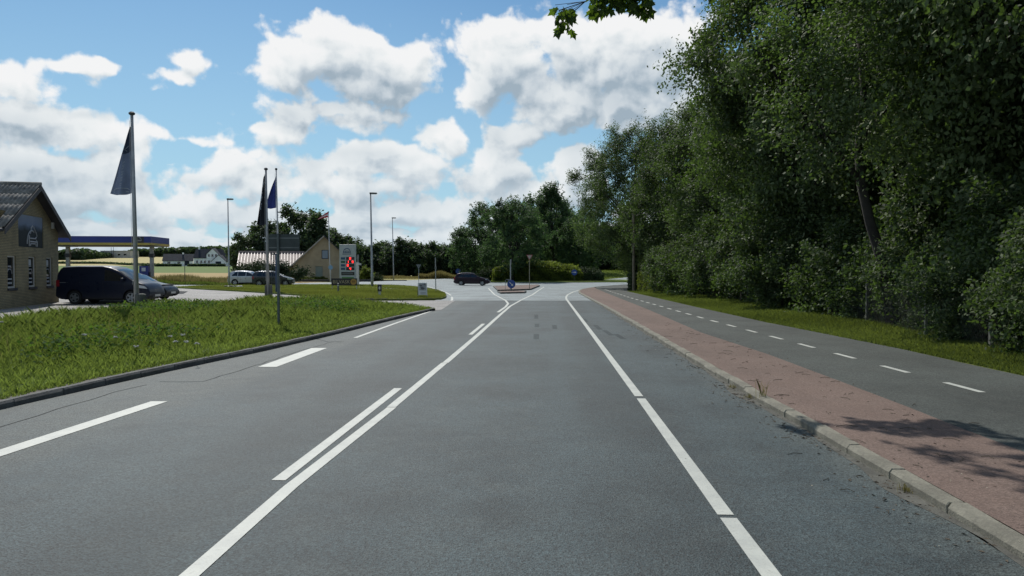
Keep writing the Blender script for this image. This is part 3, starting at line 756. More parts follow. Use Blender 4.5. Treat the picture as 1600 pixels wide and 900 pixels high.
# ---------------- tan gable house (car wash) with its red ribbed roof wing
cw_ = thing('gable_house', 'tan gabled house with red ribbed roof wing behind the price sign', 'building', GL(505, 441.2) * 1.0, R(0))
hp = Vector((-.2445 * 110, 110, .3)); cw_.location = hp; cw_.rotation_euler = (0, 0, R(15))
mb = MB(); hw = 4.25; ez = 2.35; pz = 6.35
mb.add([(-hw, 0, 0), (-1.2, 0, 0), (-1.2, 0, 2.1), (-.2, 0, 2.1), (-.2, 0, 0), (hw, 0, 0), (hw, 0, ez), (.8, 0, ez + (pz - ez) * (1 - .8 / hw)), (0, 0, pz), (-hw, 0, ez)], [tuple(range(10))])
mb.add([(-hw, 0, 0), (-hw, 12, 0), (-hw, 12, ez), (-hw, 0, ez)], [(0, 1, 2, 3)]); mb.add([(hw, 0, 0), (hw, 12, 0), (hw, 12, ez), (hw, 0, ez)], [(0, 1, 2, 3)])
mb.add([(-hw, 12, 0), (hw, 12, 0), (hw, 12, ez), (0, 12, pz), (-hw, 12, ez)], [(0, 1, 2, 3, 4)]); mb.build('wall', M_tan, cw_)
M_rroof = mat('red_ribbed_roof', (.205, .155, .14), .7, .15, 1)
M_rib = mat('pale_rib', (.28, .235, .225), .5)
mb = MB()
for s_ in (-1, 1):
    mb.add([(s_ * (hw + .45), -.5, ez - .42), (0, -.5, pz), (0, 12.3, pz), (s_ * (hw + .45), 12.3, ez - .42), (s_ * (hw + .45), -.5, ez - .28), (0, -.5, pz + .15), (0, 12.3, pz + .15), (s_ * (hw + .45), 12.3, ez - .28)],
           [(0, 1, 2, 3), (4, 5, 6, 7), (0, 1, 5, 4), (0, 3, 7, 4)])
rf = mb.build('roof', M_fascia, cw_)
mb = MB()
for s_ in (-1,):
    mb.add([(s_ * (hw + .47), -.53, ez - .46), (0, -.53, pz - .02), (0, -.53, pz + .18), (s_ * (hw + .47), -.53, ez - .22), (s_ * (hw + .47), -.49, ez - .46), (0, -.49, pz - .02), (0, -.49, pz + .18), (s_ * (hw + .47), -.49, ez - .22)], [(0, 1, 2, 3), (4, 7, 6, 5), (3, 2, 6, 7), (0, 4, 5, 1)])
mb.build('bargeboard', M_concrete, rf)
M_pane = mat('pale_blue_glass', (.16, .22, .28), .15)
w_ = MB().box(-.35, .62, -.03, .05, 3.15, 4.45).build('window', M_darkmet, cw_); MB().box(-.25, .52, -.045, -.031, 3.25, 4.35).build('pane', M_pane, w_)
MB().box(-1.2, -.2, .12, .16, 0, 2.1).build('door', mat('pale_green_door', (.22, .26, .22), .6), cw_)
mb = MB()                                      # the low wing to the left
wx0, wx1 = -11.9, -hw - .0
mb.box(wx0 + .4, wx1, 1.2, 8, 0, 2.15); mb.build('wing_wall', M_tan, cw_)
mb = MB(); mb.add([(wx0, .4, 2.0), (wx1 + 1.6, .4, 2.0), (wx1 + 1.6, 4.6, 4.15), (wx0, 4.6, 4.15), (wx0, 8.8, 2.0), (wx1 + 1.6, 8.8, 2.0), (wx0, .4, 1.88), (wx1 + 1.6, .4, 1.88)], [(0, 1, 2, 3), (3, 2, 5, 4), (0, 6, 7, 1)])
wr = mb.build('wing_roof', M_rroof, cw_)
rib0 = None
k = wx0 + .1
while k < wx1 + 1.5:
    if rib0 is None:
        m_ = MB(); m_.add([(-.06, .36, 2.0), (.06, .36, 2.0), (.06, 4.62, 4.18), (-.06, 4.62, 4.18), (-.04, .36, 2.07), (.04, .36, 2.07), (.04, 4.62, 4.25), (-.04, 4.62, 4.25)], [(4, 5, 6, 7), (0, 4, 7, 3), (1, 2, 6, 5), (0, 1, 5, 4)]); rib0 = m_.build('roof_rib', M_rib, wr); o = rib0
    else: o = rib0.copy(); COL.objects.link(o)
    o.location.x = k; k += .42
MB().box(wx0 - .02, wx1 + 1.5, 4.5, 4.7, 4.14, 4.34).build('ridge', M_rib, wr)

# ---------------- farmhouses and works building far behind the fields
def gable_box(name, root, x0, x1, y0, y1, ez, pz, wallm, roofm, axis='x', ov=.35):
    """walls and pitched roof, ridge along axis"""
    mb = MB(); 
    if axis == 'x':
        ym = (y0 + y1) / 2
        mb.add([(x0, y0, -1.5), (x1, y0, -1.5), (x1, y0, ez), (x0, y0, ez)], [(0, 1, 2, 3)]); mb.add([(x0, y1, -1.5), (x1, y1, -1.5), (x1, y1, ez), (x0, y1, ez)], [(0, 1, 2, 3)])
        for x in (x0, x1): mb.add([(x, y0, -1.5), (x, y1, -1.5), (x, y1, ez), (x, ym, pz), (x, y0, ez)], [(0, 1, 2, 3, 4)])
        w_ = mb.build('wall', wallm, root); r = MB()
        k = (pz - ez) / (ym - y0)
        r.add([(x0 - .2, y0 - ov, ez - ov * k + .05), (x1 + .2, y0 - ov, ez - ov * k + .05), (x1 + .2, ym, pz + .05), (x0 - .2, ym, pz + .05), (x0 - .2, y1 + ov, ez - ov * k + .05), (x1 + .2, y1 + ov, ez - ov * k + .05),
               (x0 - .2, y0 - ov, ez - ov * k + .22), (x1 + .2, y0 - ov, ez - ov * k + .22), (x1 + .2, ym, pz + .22), (x0 - .2, ym, pz + .22), (x0 - .2, y1 + ov, ez - ov * k + .22), (x1 + .2, y1 + ov, ez - ov * k + .22)],
              [(0, 1, 2, 3), (3, 2, 5, 4), (6, 7, 8, 9), (9, 8, 11, 10), (0, 1, 7, 6), (1, 2, 8, 7), (2, 5, 11, 8), (0, 3, 9, 6), (3, 4, 10, 9)])
    else:
        xm = (x0 + x1) / 2
        mb.add([(x0, y0, -1.5), (x0, y1, -1.5), (x0, y1, ez), (x0, y0, ez)], [(0, 1, 2, 3)]); mb.add([(x1, y0, -1.5), (x1, y1, -1.5), (x1, y1, ez), (x1, y0, ez)], [(0, 1, 2, 3)])
        for y_ in (y0, y1): mb.add([(x0, y_, -1.5), (x1, y_, -1.5), (x1, y_, ez), (xm, y_, pz), (x0, y_, ez)], [(0, 1, 2, 3, 4)])
        w_ = mb.build('wall', wallm, root); r = MB(); k = (pz - ez) / (xm - x0)
        r.add([(x0 - ov, y0 - .2, ez - ov * k + .05), (xm, y0 - .2, pz + .05), (x1 + ov, y0 - .2, ez - ov * k + .05), (x0 - ov, y1, ez - ov * k + .05), (xm, y1, pz + .05), (x1 + ov, y1, ez - ov * k + .05),
               (x0 - ov, y0 - .2, ez - ov * k + .22), (xm, y0 - .2, pz + .22), (x1 + ov, y0 - .2, ez - ov * k + .22), (x0 - ov, y1, ez - ov * k + .22), (xm, y1, pz + .22), (x1 + ov, y1, ez - ov * k + .22)],
              [(0, 1, 4, 3), (1, 2, 5, 4), (6, 7, 10, 9), (7, 8, 11, 10), (0, 1, 7, 6), (1, 2, 8, 7), (0, 3, 9, 6), (2, 5, 11, 8)])
    return w_, r.build('roof', roofm, root)
def windows(root, spots, y_, w=.9, h=1.1, m=M_glass, name='window'):
    for (x, z) in spots: MB().box(x - w / 2, x + w / 2, y_ - .05, y_ + .1, z, z + h).build(name, m, root)
D = 335
fa = thing('white_barn', 'low white farm building with dark slate roof, left of the farmhouse', 'building', GH(278, D), R(14))
fa.location.z += .6
gable_box('', fa, -5.5, 6.6, -3, 3.4, 1.9, 4.6, M_white, M_slate)
windows(fa, [(-3.0, .6), (1, .6)], -3, 1.2, .8); MB().box(3.4, 5.2, -3.06, -2.9, -.2, 1.7).build('door', M_slate, fa)
MB().box(1.9, 2.5, .0, .6, 4.4, 5.4).build('chimney', M_white, fa)
fb_ = thing('white_farmhouse', 'white farmhouse with dark slate roof and gabled dormer beyond the fields', 'building', GH(331, D), R(4))
fb_.location.z += .8
gable_box('', fb_, -6.5, 7.5, -3, 4, 3.0, 6.6, M_white, M_slate)
gable_box('', fb_, -.8, 4.2, -4.2, .5, 4.4, 6.8, M_white, M_slate, 'y')
windows(fb_, [(.2, 3.3), (1.7, 3.3), (3.2, 3.3), (.2, .6), (3.2, .6)], -4.2, .8, 1.1)
windows(fb_, [(-5.2, .6), (-3.4, .6), (-1.9, .6), (5.2, .6)], -3, .8, 1.1)
MB().box(-5.6, -5.0, .2, .8, 6.3, 7.5).build('chimney', M_white, fb_)
fc = thing('white_stable', 'white stable wing with one dark gate, right of the farmhouse', 'building', GH(357, D - 4), R(2))
fc.location.z += .3
gable_box('', fc, -6.2, -.2, -2.6, 3.2, 1.9, 4.5, M_white, M_slate, 'y'); gable_box('', fc, -.2, 6.6, -1.9, 3.6, 1.9, 4.4, M_white, M_slate)
MB().box(-4.5, -2.2, -2.66, -2.5, -.3, 1.8).build('gate', M_slate, fc); windows(fc, [(1.6, .6), (4.2, .6)], -1.9, .9, .8)
fd = thing('white_works_building', 'long flat pale building in front of the far woods', 'building', GH(181, 640), R(0)); fd.location.z += .5
mb = MB(); mb.box(-12.5, 12.5, 0, 14, -2, 5.6); mb.build('wall', mat('pale_cladding', (.42, .41, .38), .8, .1, .2), fd); MB().box(-12.8, 12.8, -.3, 14.3, 5.6, 5.9).build('roof', M_concrete, fd)
windows(fd, [(x, 2.0) for x in (-9, -4, 3, 8)], 0, 2.2, 1.2)
for px, dh in ((174.5, 9.2), (178, 9.4)):
    t_ = thing('chimney_mast', 'thin mast above the pale works building, the %s of two' % ('left' if px < 176 else 'right'), 'mast', GH(px, 638)); mb = MB(); mb.tube([(0, 0, 0), (0, 0, dh)], .16, 6); mb.build('mast', M_darkmet, t_)

# ================================================================ POLES, FLAGS AND SIGNS
def flag_cloth(parent, w_top, w_bot, h, zt, mats, split=1.0, amp=.08, name='flag', seed=1, nu=14, nv=40, tri=True, ang=PI):
    rr = random.Random(seed); ph = [rr.uniform(0, 6) for _ in range(4)]
    vs = []; ca, sa = math.cos(ang), math.sin(ang)
    def surf(u, v):
        w = w_top + (w_bot - w_top) * (v ** .85)
        x = w * u; z = zt - h * v - (.10 * u * (1 - v) * h if tri else 0) - .03 * h * math.sin(u * 3) * v
        y = amp * (math.sin(u * 9 + ph[0] + 2 * v) * u ** .5 + .5 * math.sin(u * 17 + ph[1] - 3 * v) * u) * (.3 + .7 * v)
        return Vector((x * ca - y * sa + .0, x * sa + y * ca, z))
    for j in range(nv + 1):
        for i in range(nu + 1): vs.append(surf(i / nu, j / nv))
    mb = MB(); N = nu + 1
    for j in range(nv):
        mb.cur = 0 if j / nv < split else 1
        for i in range(nu): mb.add([], []) ; mb.f.append((j * N + i, j * N + i + 1, (j + 1) * N + i + 1, (j + 1) * N + i)); mb.mi.append(mb.cur)
    mb.v = [tuple(v) for v in vs]
    o = mb.build(name, mats if len(mats) > 1 else mats[0], parent, smooth=True); return o, surf
def flagpole(label, flabel, base, top, r0, r1, m_pole, kind, foot=None, seed=1):
    t_ = thing('flagpole', label, 'flagpole', base); T = Vector(top) - Vector(base)
    mb = MB(); mb.tube([(0, 0, 0), tuple(T * .5), tuple(T)], [r0, (r0 + r1) / 2, r1], 12); mb.build('pole', m_pole, t_, smooth=True)
    mb = MB(); mb.lathe([(r1 * 1.1, 0), (r1 * 2, .03), (r1 * 2.2, .08), (r1 * 1.2, .13), (.01, .14)], 10, Matrix.Translation(T)); mb.build('finial', M_darkmet, t_)
    hl = MB(); hl.tube([(-r0 - .05, -.02, 1.1), tuple(T + Vector((-r1 - .03, -.02, -.2)))], .006, 4); hl.build('halyard', M_pole, t_)
    if foot: foot(t_)
    return t_, T
M_navy = mat('flag_navy', (.035, .05, .09), .8, .2, 2); M_slatef = mat('flag_slate', (.17, .205, .30), .8, .15, 2)
M_bluef = mat('flag_blue', (.03, .05, .23), .75, .15, 2); M_blackf = mat('flag_black', (.012, .017, .025), .8, .2, 2)
M_print = mat('flag_print', (.42, .46, .52), .8)
M_post = mat('weathered_post', (.10, .105, .09), .85, .3, 3, .4, 20)
def foot_big(t_):
    mb = MB(); mb.lathe([(.20, -.1), (.20, .72), (.17, .75), (.1, .76)], 16, Matrix.Translation((.13, .02, 0))); mb.build('ground_sleeve', M_post, t_, smooth=False)
def foot_two(t_):
    mb = MB(); mb.box(-.17, -.03, -.08, .08, -.1, .85); mb.box(.05, .22, -.08, .08, -.1, .86); mb.build('ground_sleeve', M_post, t_, bevel=.015)
b1 = G(214, 490, .27); tp = P(206, 180, b1.y)
f1, T1 = flagpole('tall pale flagpole with long navy banner in front of the parked van', '', b1, tp, .095, .055, M_galv, 0, foot_big)
fo, sf = flag_cloth(f1, .03, .86, 2.66, T1.z - .28, [M_navy, M_slatef], split=.40, amp=.14, seed=3); fo.location = (T1.x * .82 - .06, 0, 0)
pr_ = MB()
def on_flag(sf, uv, r=.010, off=-.012): pr_.tube([sf(u, v) + Vector((0, off, 0)) for u, v in uv], r, 4)
on_flag(sf, [(.5 - .38 * math.cos(t), .945 - .045 * math.sin(t)) for t in np.linspace(0, PI, 10)], .012)
on_flag(sf, [(.15, .965), (.85, .965)], .010)
for k in range(8):
    v0 = .52 + k * .045; on_flag(sf, [(.45, v0), (.55, v0), (.55, v0 + .025), (.45, v0 + .025)][:3 + k % 2], .008)
for k in range(5): on_flag(sf, [(.80, .60 + k * .035), (.9, .60 + k * .035)], .010)
on_flag(sf, [(.3, .30), (.6, .34), (.4, .37)], .008)
pr_.build('flag_print', M_print, fo)
b2 = G(422, 470, .25); b2.x -= .1; tp = P(415.5, 266, b2.y)
f2, T2 = flagpole('flagpole with limp black flag standing beside the verge', '', b2, tp, .085, .05, M_galv, 0, foot_two)
fo, sf = flag_cloth(f2, .10, .46, 2.75, T2.z - .15, [M_blackf], amp=.16, seed=8, nu=12); fo.location = (T2.x * .8 - .05, 0, 0)
pr_ = MB(); on_flag(sf, [(.6, .34), (.75, .38), (.6, .43), (.72, .5)], .022); on_flag(sf, [(.55, .56), (.7, .62), (.6, .68)], .02); on_flag(sf, [(.5, .12), (.62, .22)], .015); pr_.build('flag_print', M_print, fo)
b3 = G(436.5, 466, .25); tp = P(431.5, 266, b3.y)
f3, T3 = flagpole('thin flagpole with bright blue flag close behind the black flag', '', b3, tp, .06, .035, M_pole, 0)
fo, sf = flag_cloth(f3, .02, .62, 1.95, T3.z - .25, [M_bluef], amp=.10, seed=5); fo.location = (T3.x * .8 - .04, 0, 0)
b4 = GL(516, 441); b4 = Vector((P(516, 440, 99).x, 99, .3)); tp = P(513.3, 332, 99)
f4, T4 = flagpole('white flagpole with small red and white pennant in front of the tan gable', '', b4, tp, .07, .045, M_pole, 0)
mb = MB(); vs = []; N = 9
for i in range(N):
    u = i / (N - 1); x = -1.35 * u; zc = -.28 - .62 * u ** 1.3; hh = .36 * (1 - u) + .02; y_ = .06 * math.sin(u * 7)
    for j, k in enumerate((1, .25, -.25, -1)): vs.append((x + T4.x - .05, y_, T4.z + zc + hh * k))
mb.v = vs
for i in range(N - 1):
    for j in range(3): mb.f.append((i * 4 + j, i * 4 + j + 1, (i + 1) * 4 + j + 1, (i + 1) * 4 + j)); mb.mi.append(1 if j == 1 else 0)
mb.build('pennant', [mat('pennant_red', (.45, .03, .04), .8), M_signwhite], f4)

def street_lamp(label, base, top, arm, r=.075):
    t_ = thing('street_lamp', label, 'street lamp', base, 0, 'street lamps round the junction'); T = Vector(top) - Vector(base)
    mb = MB(); mb.tube([(0, 0, -.1), (0, 0, 1.3), (0, 0, 1.36), tuple(T)], [r * 1.25, r * 1.2, r, r * .6], 10); mb.build('pole', M_galv, t_, smooth=True)
    MB().box(-r * 1.3, -r * .9, -.05, .05, .5, .85).build('hatch', M_signback, t_)
    lh = MB(); lh.add([(T.x - .08, T.y - .12, T.z - .02), (T.x + arm, T.y - .14, T.z + .02), (T.x + arm, T.y + .14, T.z + .02), (T.x - .08, T.y + .12, T.z - .02),
                       (T.x - .08, T.y - .10, T.z + .14), (T.x + arm * .9, T.y - .10, T.z + .12), (T.x + arm * .9, T.y + .10, T.z + .12), (T.x - .08, T.y + .10, T.z + .14)],
                      [(0, 3, 2, 1), (4, 5, 6, 7), (0, 1, 5, 4), (1, 2, 6, 5), (2, 3, 7, 6), (3, 0, 4, 7)]); o = lh.build('lamp_head', M_darkmet, t_, bevel=.02)
    MB().box(T.x + .1, T.x + arm - .08, T.y - .09, T.y + .09, T.z - .035, T.z - .002).build('lens', M_signwhite, o)
    return t_
Bp = lambda px, py, Y_, zz: Vector((P(px, py, Y_).x, Y_, zz))
b_ = Bp(358, 448, 75, .3); street_lamp('street lamp beside the pale stones and silver car, left of the flagpoles', b_, P(356, 312, 75), .55)
b_ = Bp(581.5, 450, 70, .24); street_lamp('tallest street lamp, rising from the lawn right of the price sign', b_, P(579, 303, 70), .62, .1)
b_ = Bp(615, 437, 124, .1); street_lamp('far street lamp in front of the dark treeline', b_, P(613, 341, 124), .62, .09)

# ---------------- price totem
tm = thing('price_totem', 'tall grey fuel price sign with red digits beside the tan house', 'price sign', Bp(543.3, 440, 76, .28), R(2))
Wt, Ht = 1.62, 4.15
M_totem = mat('totem_grey', (.42, .44, .46), .4, .05, 1)
mb = MB(); mb.box(-Wt / 2, Wt / 2, 0, .28, 0, Ht); mb.build('cabinet', M_totem, tm, bevel=.02)
FZ_ = -.004
M_led = mat('led_red', (1.0, .03, .03), .5, emit=3.0); M_panel = mat('display_black', (.012, .010, .012), .3)
M_tag = mat('product_blue', (.03, .08, .16), .5); M_tagg = mat('product_green', (.03, .10, .07), .5)
SEG = {'8': 'abcdefg', '9': 'abcdfg', '1': 'bc', '4': 'bcfg'}
def digit(mb, ch, x, z, w, h, t=.032):
    s_ = SEG[ch]; Y0, Y1 = -.034, -.021
    if 'a' in s_: mb.box(x, x + w, Y0, Y1, z + h - t, z + h)
    if 'g' in s_: mb.box(x, x + w, Y0, Y1, z + h / 2 - t / 2, z + h / 2 + t / 2)
    if 'd' in s_: mb.box(x, x + w, Y0, Y1, z, z + t)
    if 'f' in s_: mb.box(x - .002, x + t, Y0 - .002, Y1, z + h / 2, z + h)
    if 'b' in s_: mb.box(x + w - t, x + w + .002, Y0 - .002, Y1, z + h / 2, z + h)
    if 'e' in s_: mb.box(x - .002, x + t, Y0 - .002, Y1, z, z + h / 2)
    if 'c' in s_: mb.box(x + w - t, x + w + .002, Y0 - .002, Y1, z, z + h / 2)
for r_, (z, txt, tg) in enumerate(((2.62, '-8-', M_tag), (2.28, '1-9', M_tagg), (1.94, '8--', M_tag), (1.60, '-4-', M_tag))):
    d_ = MB().box(-.14, .66, -.020, .0 - .001, z, z + .28).build('price_display', M_panel, tm)
    lg = MB()
    for k, ch in enumerate(txt):
        if ch != '-': digit(lg, ch, -.06 + k * .24, z + .035, .15, .215, .042)
    lg.build('digits', M_led, d_)
    MB().box(-.66, -.24, -.018, -.001, z + .02, z + .25).build('product_label', tg, tm)
lb = MB(); Rz = 3.32
lb.tube([(-.06 + .34 * math.cos(t), -.012, Rz + .02 + .40 * math.sin(t)) for t in np.linspace(-.15, PI + .15, 18)], .035, 6)
lb.tube([(-.30, -.012, Rz + .06), (-.18, -.012, Rz + .17), (.06, -.012, Rz + .17), (.2, -.012, Rz + .06)], .03, 6); lb.box(-.3, .2, -.02, -.002, Rz + .0, Rz + .07)
for k in range(9): lb.box(-.5 + k * .097, -.5 + k * .097 + .07, -.014, -.002, Rz - .17, Rz - .09)
lb.build('emblem', mat('emblem_blue', (.05, .08, .16), .5), tm)
st = MB().box(-.62, .66, -.018, -.001, 1.10, 1.42).build('name_strip', M_panel, tm); q = MB()
for k in range(10): q.box(-.52 + k * .108, -.52 + k * .108 + .07, -.026, -.0185, 1.20, 1.31)
q.build('strip_lettering', mat('dim_letters', (.16, .18, .19), .6), st)
MB().box(-.58, .60, -.018, -.001, .58, .92).build('green_strip', mat('strip_green', (.07, .22, .04), .5), tm)
sp = thing('sign_pillar', 'narrow grey pillar with small box right beside the price sign', 'pillar', Bp(558.5, 441, 77, .28))
mb = MB(); mb.box(-.16, .16, -.1, .1, 0, 2.4); mb.build('pillar', M_totem, sp, bevel=.01); MB().box(.0, .14, -.12, .1, 2.402, 3.15).build('post', M_signback, sp); MB().box(-.1, .38, -.14, .12, 2.1, 2.3).build('box', M_pole, sp)
# small white post and round blue disc by the tan house
ds = thing('round_blue_sign', 'small round pale blue sign by the white pennant pole', 'sign', Bp(516.8, 440, 96, .3))
mb = MB(); mb.tube([(0, 0, 0), (0, 0, 2.3)], .03, 6); mb.build('post', M_pole, ds); mb = MB(); mb.lathe([(.28, -.012), (.28, .012)], 16, Matrix.Translation((0, -.05, 1.9)) @ Matrix.Rotation(R(90), 4, 'X')); mb.build('disc', mat('pale_blue', (.18, .32, .42), .5), ds)
# ---------------- car wash sign
bs = thing('car_wash_sign', 'low black sign reading BILVASK with round orange badge on the lawn', 'sign', Bp(538, 456, 60, .36), R(3))
mb = MB(); mb.box(-.99, .99, -.04, .04, .34, .90); pn = mb.build('board', M_panel, bs)
for x in (-.97, .93):
    MB().box(x - .0, x + .05, .042, .09, 0 - .1, .92).build('leg', M_pole, bs)
M_let = mat('sign_lettering', (.42, .34, .22), .5)
text_mesh('lettering', 'BILVASK', .37, M_let, pn, Matrix.Translation((-.22, -.045, .61)) @ FRONT, .004, sx=.98)
mb = MB(); mb.lathe([(.235, -.006), (.235, .006)], 20, Matrix.Translation((.72, -.048, .62)) @ Matrix.Rotation(R(90), 4, 'X')); mb.build('badge', mat('badge_orange', (.50, .28, .06), .5), pn)
mb = MB(); mb.box(.60, .84, -.062, -.0545, .585, .655); mb.tube([(.6, -.058, .68), (.66, -.058, .74), (.78, -.058, .74), (.84, -.058, .68)], .016, 5); mb.build('badge_mark', mat('badge_brown', (.12, .06, .02), .5), pn)
# ---------------- bollards
bo = thing('bollard', 'slim grey round bollard in front of the BILVASK sign', 'bollard', Bp(528.5, 460, 54, .33)); mb = MB(); mb.lathe([(.07, -.1), (.07, .58), (.055, .64), (.01, .66)], 12); mb.build('post', M_signback, bo); mb = MB(); mb.lathe([(.074, .44), (.074, .52)], 12); mb.build('band', M_pole, bo)
ns = thing('marker_post', 'short post with small black plate and white arrow on the lawn', 'marker', Bp(593.3, 465, 50, .3))
mb = MB(); mb.box(-.075, .075, -.04, .04, -.1, .22); mb.build('post', M_pole, ns); pl = MB().box(-.13, .13, -.05, .05, .222, .68).build('plate', M_panel, ns)
mb = MB(); mb.prism([(-.07, .44), (.03, .60), (.03, .50), (.05, .50), (.05, .38), (.03, .38), (.03, .28)], -.058, -.0515); mb.build('arrow', M_signwhite, pl)
# ---------------- A board
ab = thing('a_board', 'white folding pavement board on the lawn corner by the road', 'pavement sign', Bp(660, 464.5, 50, .16), R(14))
def ab_panel(s_): # s_ = -1 front, +1 back ; leaning
    mb = MB(); M_ = Matrix.Translation((0, s_ * .27, 0)) @ Matrix.Rotation(-s_ * -R(15) * -1, 4, 'X')
    return M_
def ab_part(s_, boxes, name, m):
    mb = MB(); M_ = Matrix.Translation((0, s_ * .29, 0)) @ Matrix.Rotation(s_ * R(17), 4, 'X')
    for bx in boxes: mb.box(*bx, M=M_)
    return mb.build(name, m, ab)
fr_ = ab_part(-1, [(-.29, .29, -.012, .012, .14, .96)], 'front_panel', M_signwhite)
ab_part(1, [(-.29, .29, -.012, .012, .14, .96)], 'rear_panel', M_signback)
for s_ in (-1, 1):
    for x in (-.29, .265): ab_part(s_, [(x, x + .025, -.011, .011, -.02, .139)], 'leg', M_galv)
M_poster = mat('board_poster', (.30, .31, .31), .5, .7, 5)
p_ = MB(); M_ = Matrix.Translation((0, -.29, 0)) @ Matrix.Rotation(-R(17), 4, 'X'); p_.box(-.22, .22, -.017, -.0125, .45, .90, M=M_); pp = p_.build('poster', M_poster, fr_)
p_ = MB()
for k in range(3): p_.box(-.2 + .05 * k, -.02 + .07 * k, -.022, -.0175, .74 - k * .1, .80 - k * .1, M=M_)
p_.box(-.15, .18, -.017, -.0125, .26, .29, M=M_); p_.build('poster_print', mat('poster_dark', (.05, .055, .06), .5), pp)

# ---------------- triangular signs, blue discs, posts
def tri_sign(label, base, zc, size, front=True, post_m=M_galv):
    t_ = thing('give_way_sign', label, 'road sign', base); mb = MB(); mb.tube([(0, 0, -.1), (0, 0, zc + size * .3)], .032, 8); mb.build('post', post_m, t_)
    h = size * .866; tri = [(-size / 2, zc + h / 2), (size / 2, zc + h / 2), (0, zc - h / 2)]
    mb = MB(); mb.prism(tri, -.06, -.045); pl = mb.build('plate', mat('sign_red_border', (.30, .10, .10), .5) if front else M_signback, t_)
    if front:
        k = .66; c_ = zc + h / 6; tr = [(x * k, c_ + (z - c_) * k) for x, z in tri]; mb = MB(); mb.prism(tr, -.066, -.061); mb.build('inner_field', mat('sign_cream', (.42, .38, .33), .5), pl)
    return t_
tri_sign('red bordered give way triangle on the paved traffic island', Bp(827.3, 447, 73, .12), 2.95, .62, True, mat('island_post', (.30, .29, .20), .5))
tri_sign('grey back of a triangular sign across the road behind the pavement board', Bp(654.3, 441, 98, .1), 2.2, .66, False)
tri_sign('small far give way triangle showing above the island hedge', Bp(816, 438, 146, .0), 3.3, .9, False)
def disc_sign(name, label, base, zc, r, ang_, post_top=None, m=None, arrow=True):
    t_ = thing(name, label, 'road sign', base); mb = MB(); mb.tube([(0, 0, -.05), (0, 0, post_top or zc)], .035, 8); mb.build('post', M_darkmet, t_)
    mb = MB(); mb.lathe([(r, -.012), (r, .012)], 28, Matrix.Translation((0, -.06, zc)) @ Matrix.Rotation(R(90), 4, 'X')); pl = mb.build('disc', mat('sign_blue', (.012, .06, .26), .4), t_)
    if arrow:
        Ma = Matrix.Translation((0, 0, zc)) @ Matrix.Rotation(ang_, 4, 'Y'); mb = MB()
        mb.prism([(-.62 * r, -.09 * r), (.15 * r, -.09 * r), (.15 * r, -.34 * r), (.66 * r, 0), (.15 * r, .34 * r), (.15 * r, .09 * r), (-.62 * r, .09 * r)], -.082, -.074, M=Ma); mb.build('arrow', M_signwhite, pl)
        mb = MB(); mb.lathe([(r * 1.0, -.004), (r * 1.0, .004), (r * .94, .006)], 28, Matrix.Translation((0, -.073, zc)) @ Matrix.Rotation(R(90), 4, 'X'))
    return t_
disc_sign('keep_right_sign', 'round blue sign with arrow pointing down right on the traffic island nose', Bp(799, 455.6, 67, .12), .55, .36, R(45))
disc_sign('roundabout_arrow_sign', 'round blue sign with arrow pointing right in front of the island hedge', Bp(897.3, 438, 115.5, .16), 1.35, .44, 0)
disc_sign('blue_far_sign', 'small round blue sign just above the purple car', Bp(716, 434, 142, .0), 1.6, .5, R(45), arrow=False)
pm = thing('grey_pole', 'plain grey pole behind the blue arrow sign on the traffic island', 'pole', Bp(797.8, 452, 69.5, .12)); mb = MB(); mb.tube([(0, 0, 0), (0, 0, 2.72)], .055, 8); mb.build('pole', M_galv, pm); MB().box(-.05, .09, -.03, .03, 2.3, 2.75).build('bracket', M_signback, pm)
gf = thing('tube_barrier', 'low grey tube frame with small plate left of the blue arrow sign', 'sign', Bp(792.5, 452, 69, .12)); mb = MB(); mb.tube([(-.17, 0, 0), (-.17, 0, .85), (-.1, 0, .93), (.2, 0, .93)], .022, 6); mb.build('tube', M_galv, gf); MB().box(.06, .28, -.03, -.0, .5, .9).build('plate', M_signback, gf)
po_ = thing('marker_pole', 'thin grey pole on the tip of the lawn', 'pole', Bp(681, 455, 63.5, .2)); mb = MB(); mb.tube([(0, 0, -.1), (-.03, 0, 2.72)], .04, 8); mb.build('pole', M_galv, po_); MB().box(-.09, .05, -.04, .04, 1.75, 2.0).build('clamp', M_signback, po_)
# ---------------- direction sign seen from behind, in the verge
sb = thing('direction_sign', 'back of a dark rectangular sign on a single post in the grass verge', 'road sign', Bp(435.5, 512, 24.2, .2))
mb = MB(); mb.tube([(0, 0, -.2), (0, 0, 2.88)], .042, 10); mb.build('post', mat('sign_post', (.10, .12, .12), .5, .2, 4, metal=.3), sb)
mb = MB(); mb.box(-.32, .66, .05, .07, 2.34, 2.86); pl = mb.build('plate', mat('sign_back_dark', (.045, .055, .055), .6, .2, 4), sb)
for z in (2.42, 2.72): MB().box(-.30, .64, .046, .0505, z, z + .035).build('rail', M_signback, pl)
# blue banner frame behind it
bf = thing('blue_banner_stand', 'tall narrow blue banner stand seen edge on behind the flagpole base', 'banner stand', Bp(431, 458, 52, .28))
for x in (-.27, -.12): 
    mb = MB(); mb.tube([(x, 0, 0), (x, 0, 2.75)], .022, 6); mb.build('leg', M_darkmet, bf)
mb = MB(); mb.box(-.02, .26, -.05, .05, .0, 2.7); mb.build('panel', mat('banner_blue', (.04, .07, .13), .5, .2, 2), bf, bevel=.01)
MB().box(-.3, .28, -.04, .04, 2.66, 2.74).build('top_rail', M_darkmet, bf)
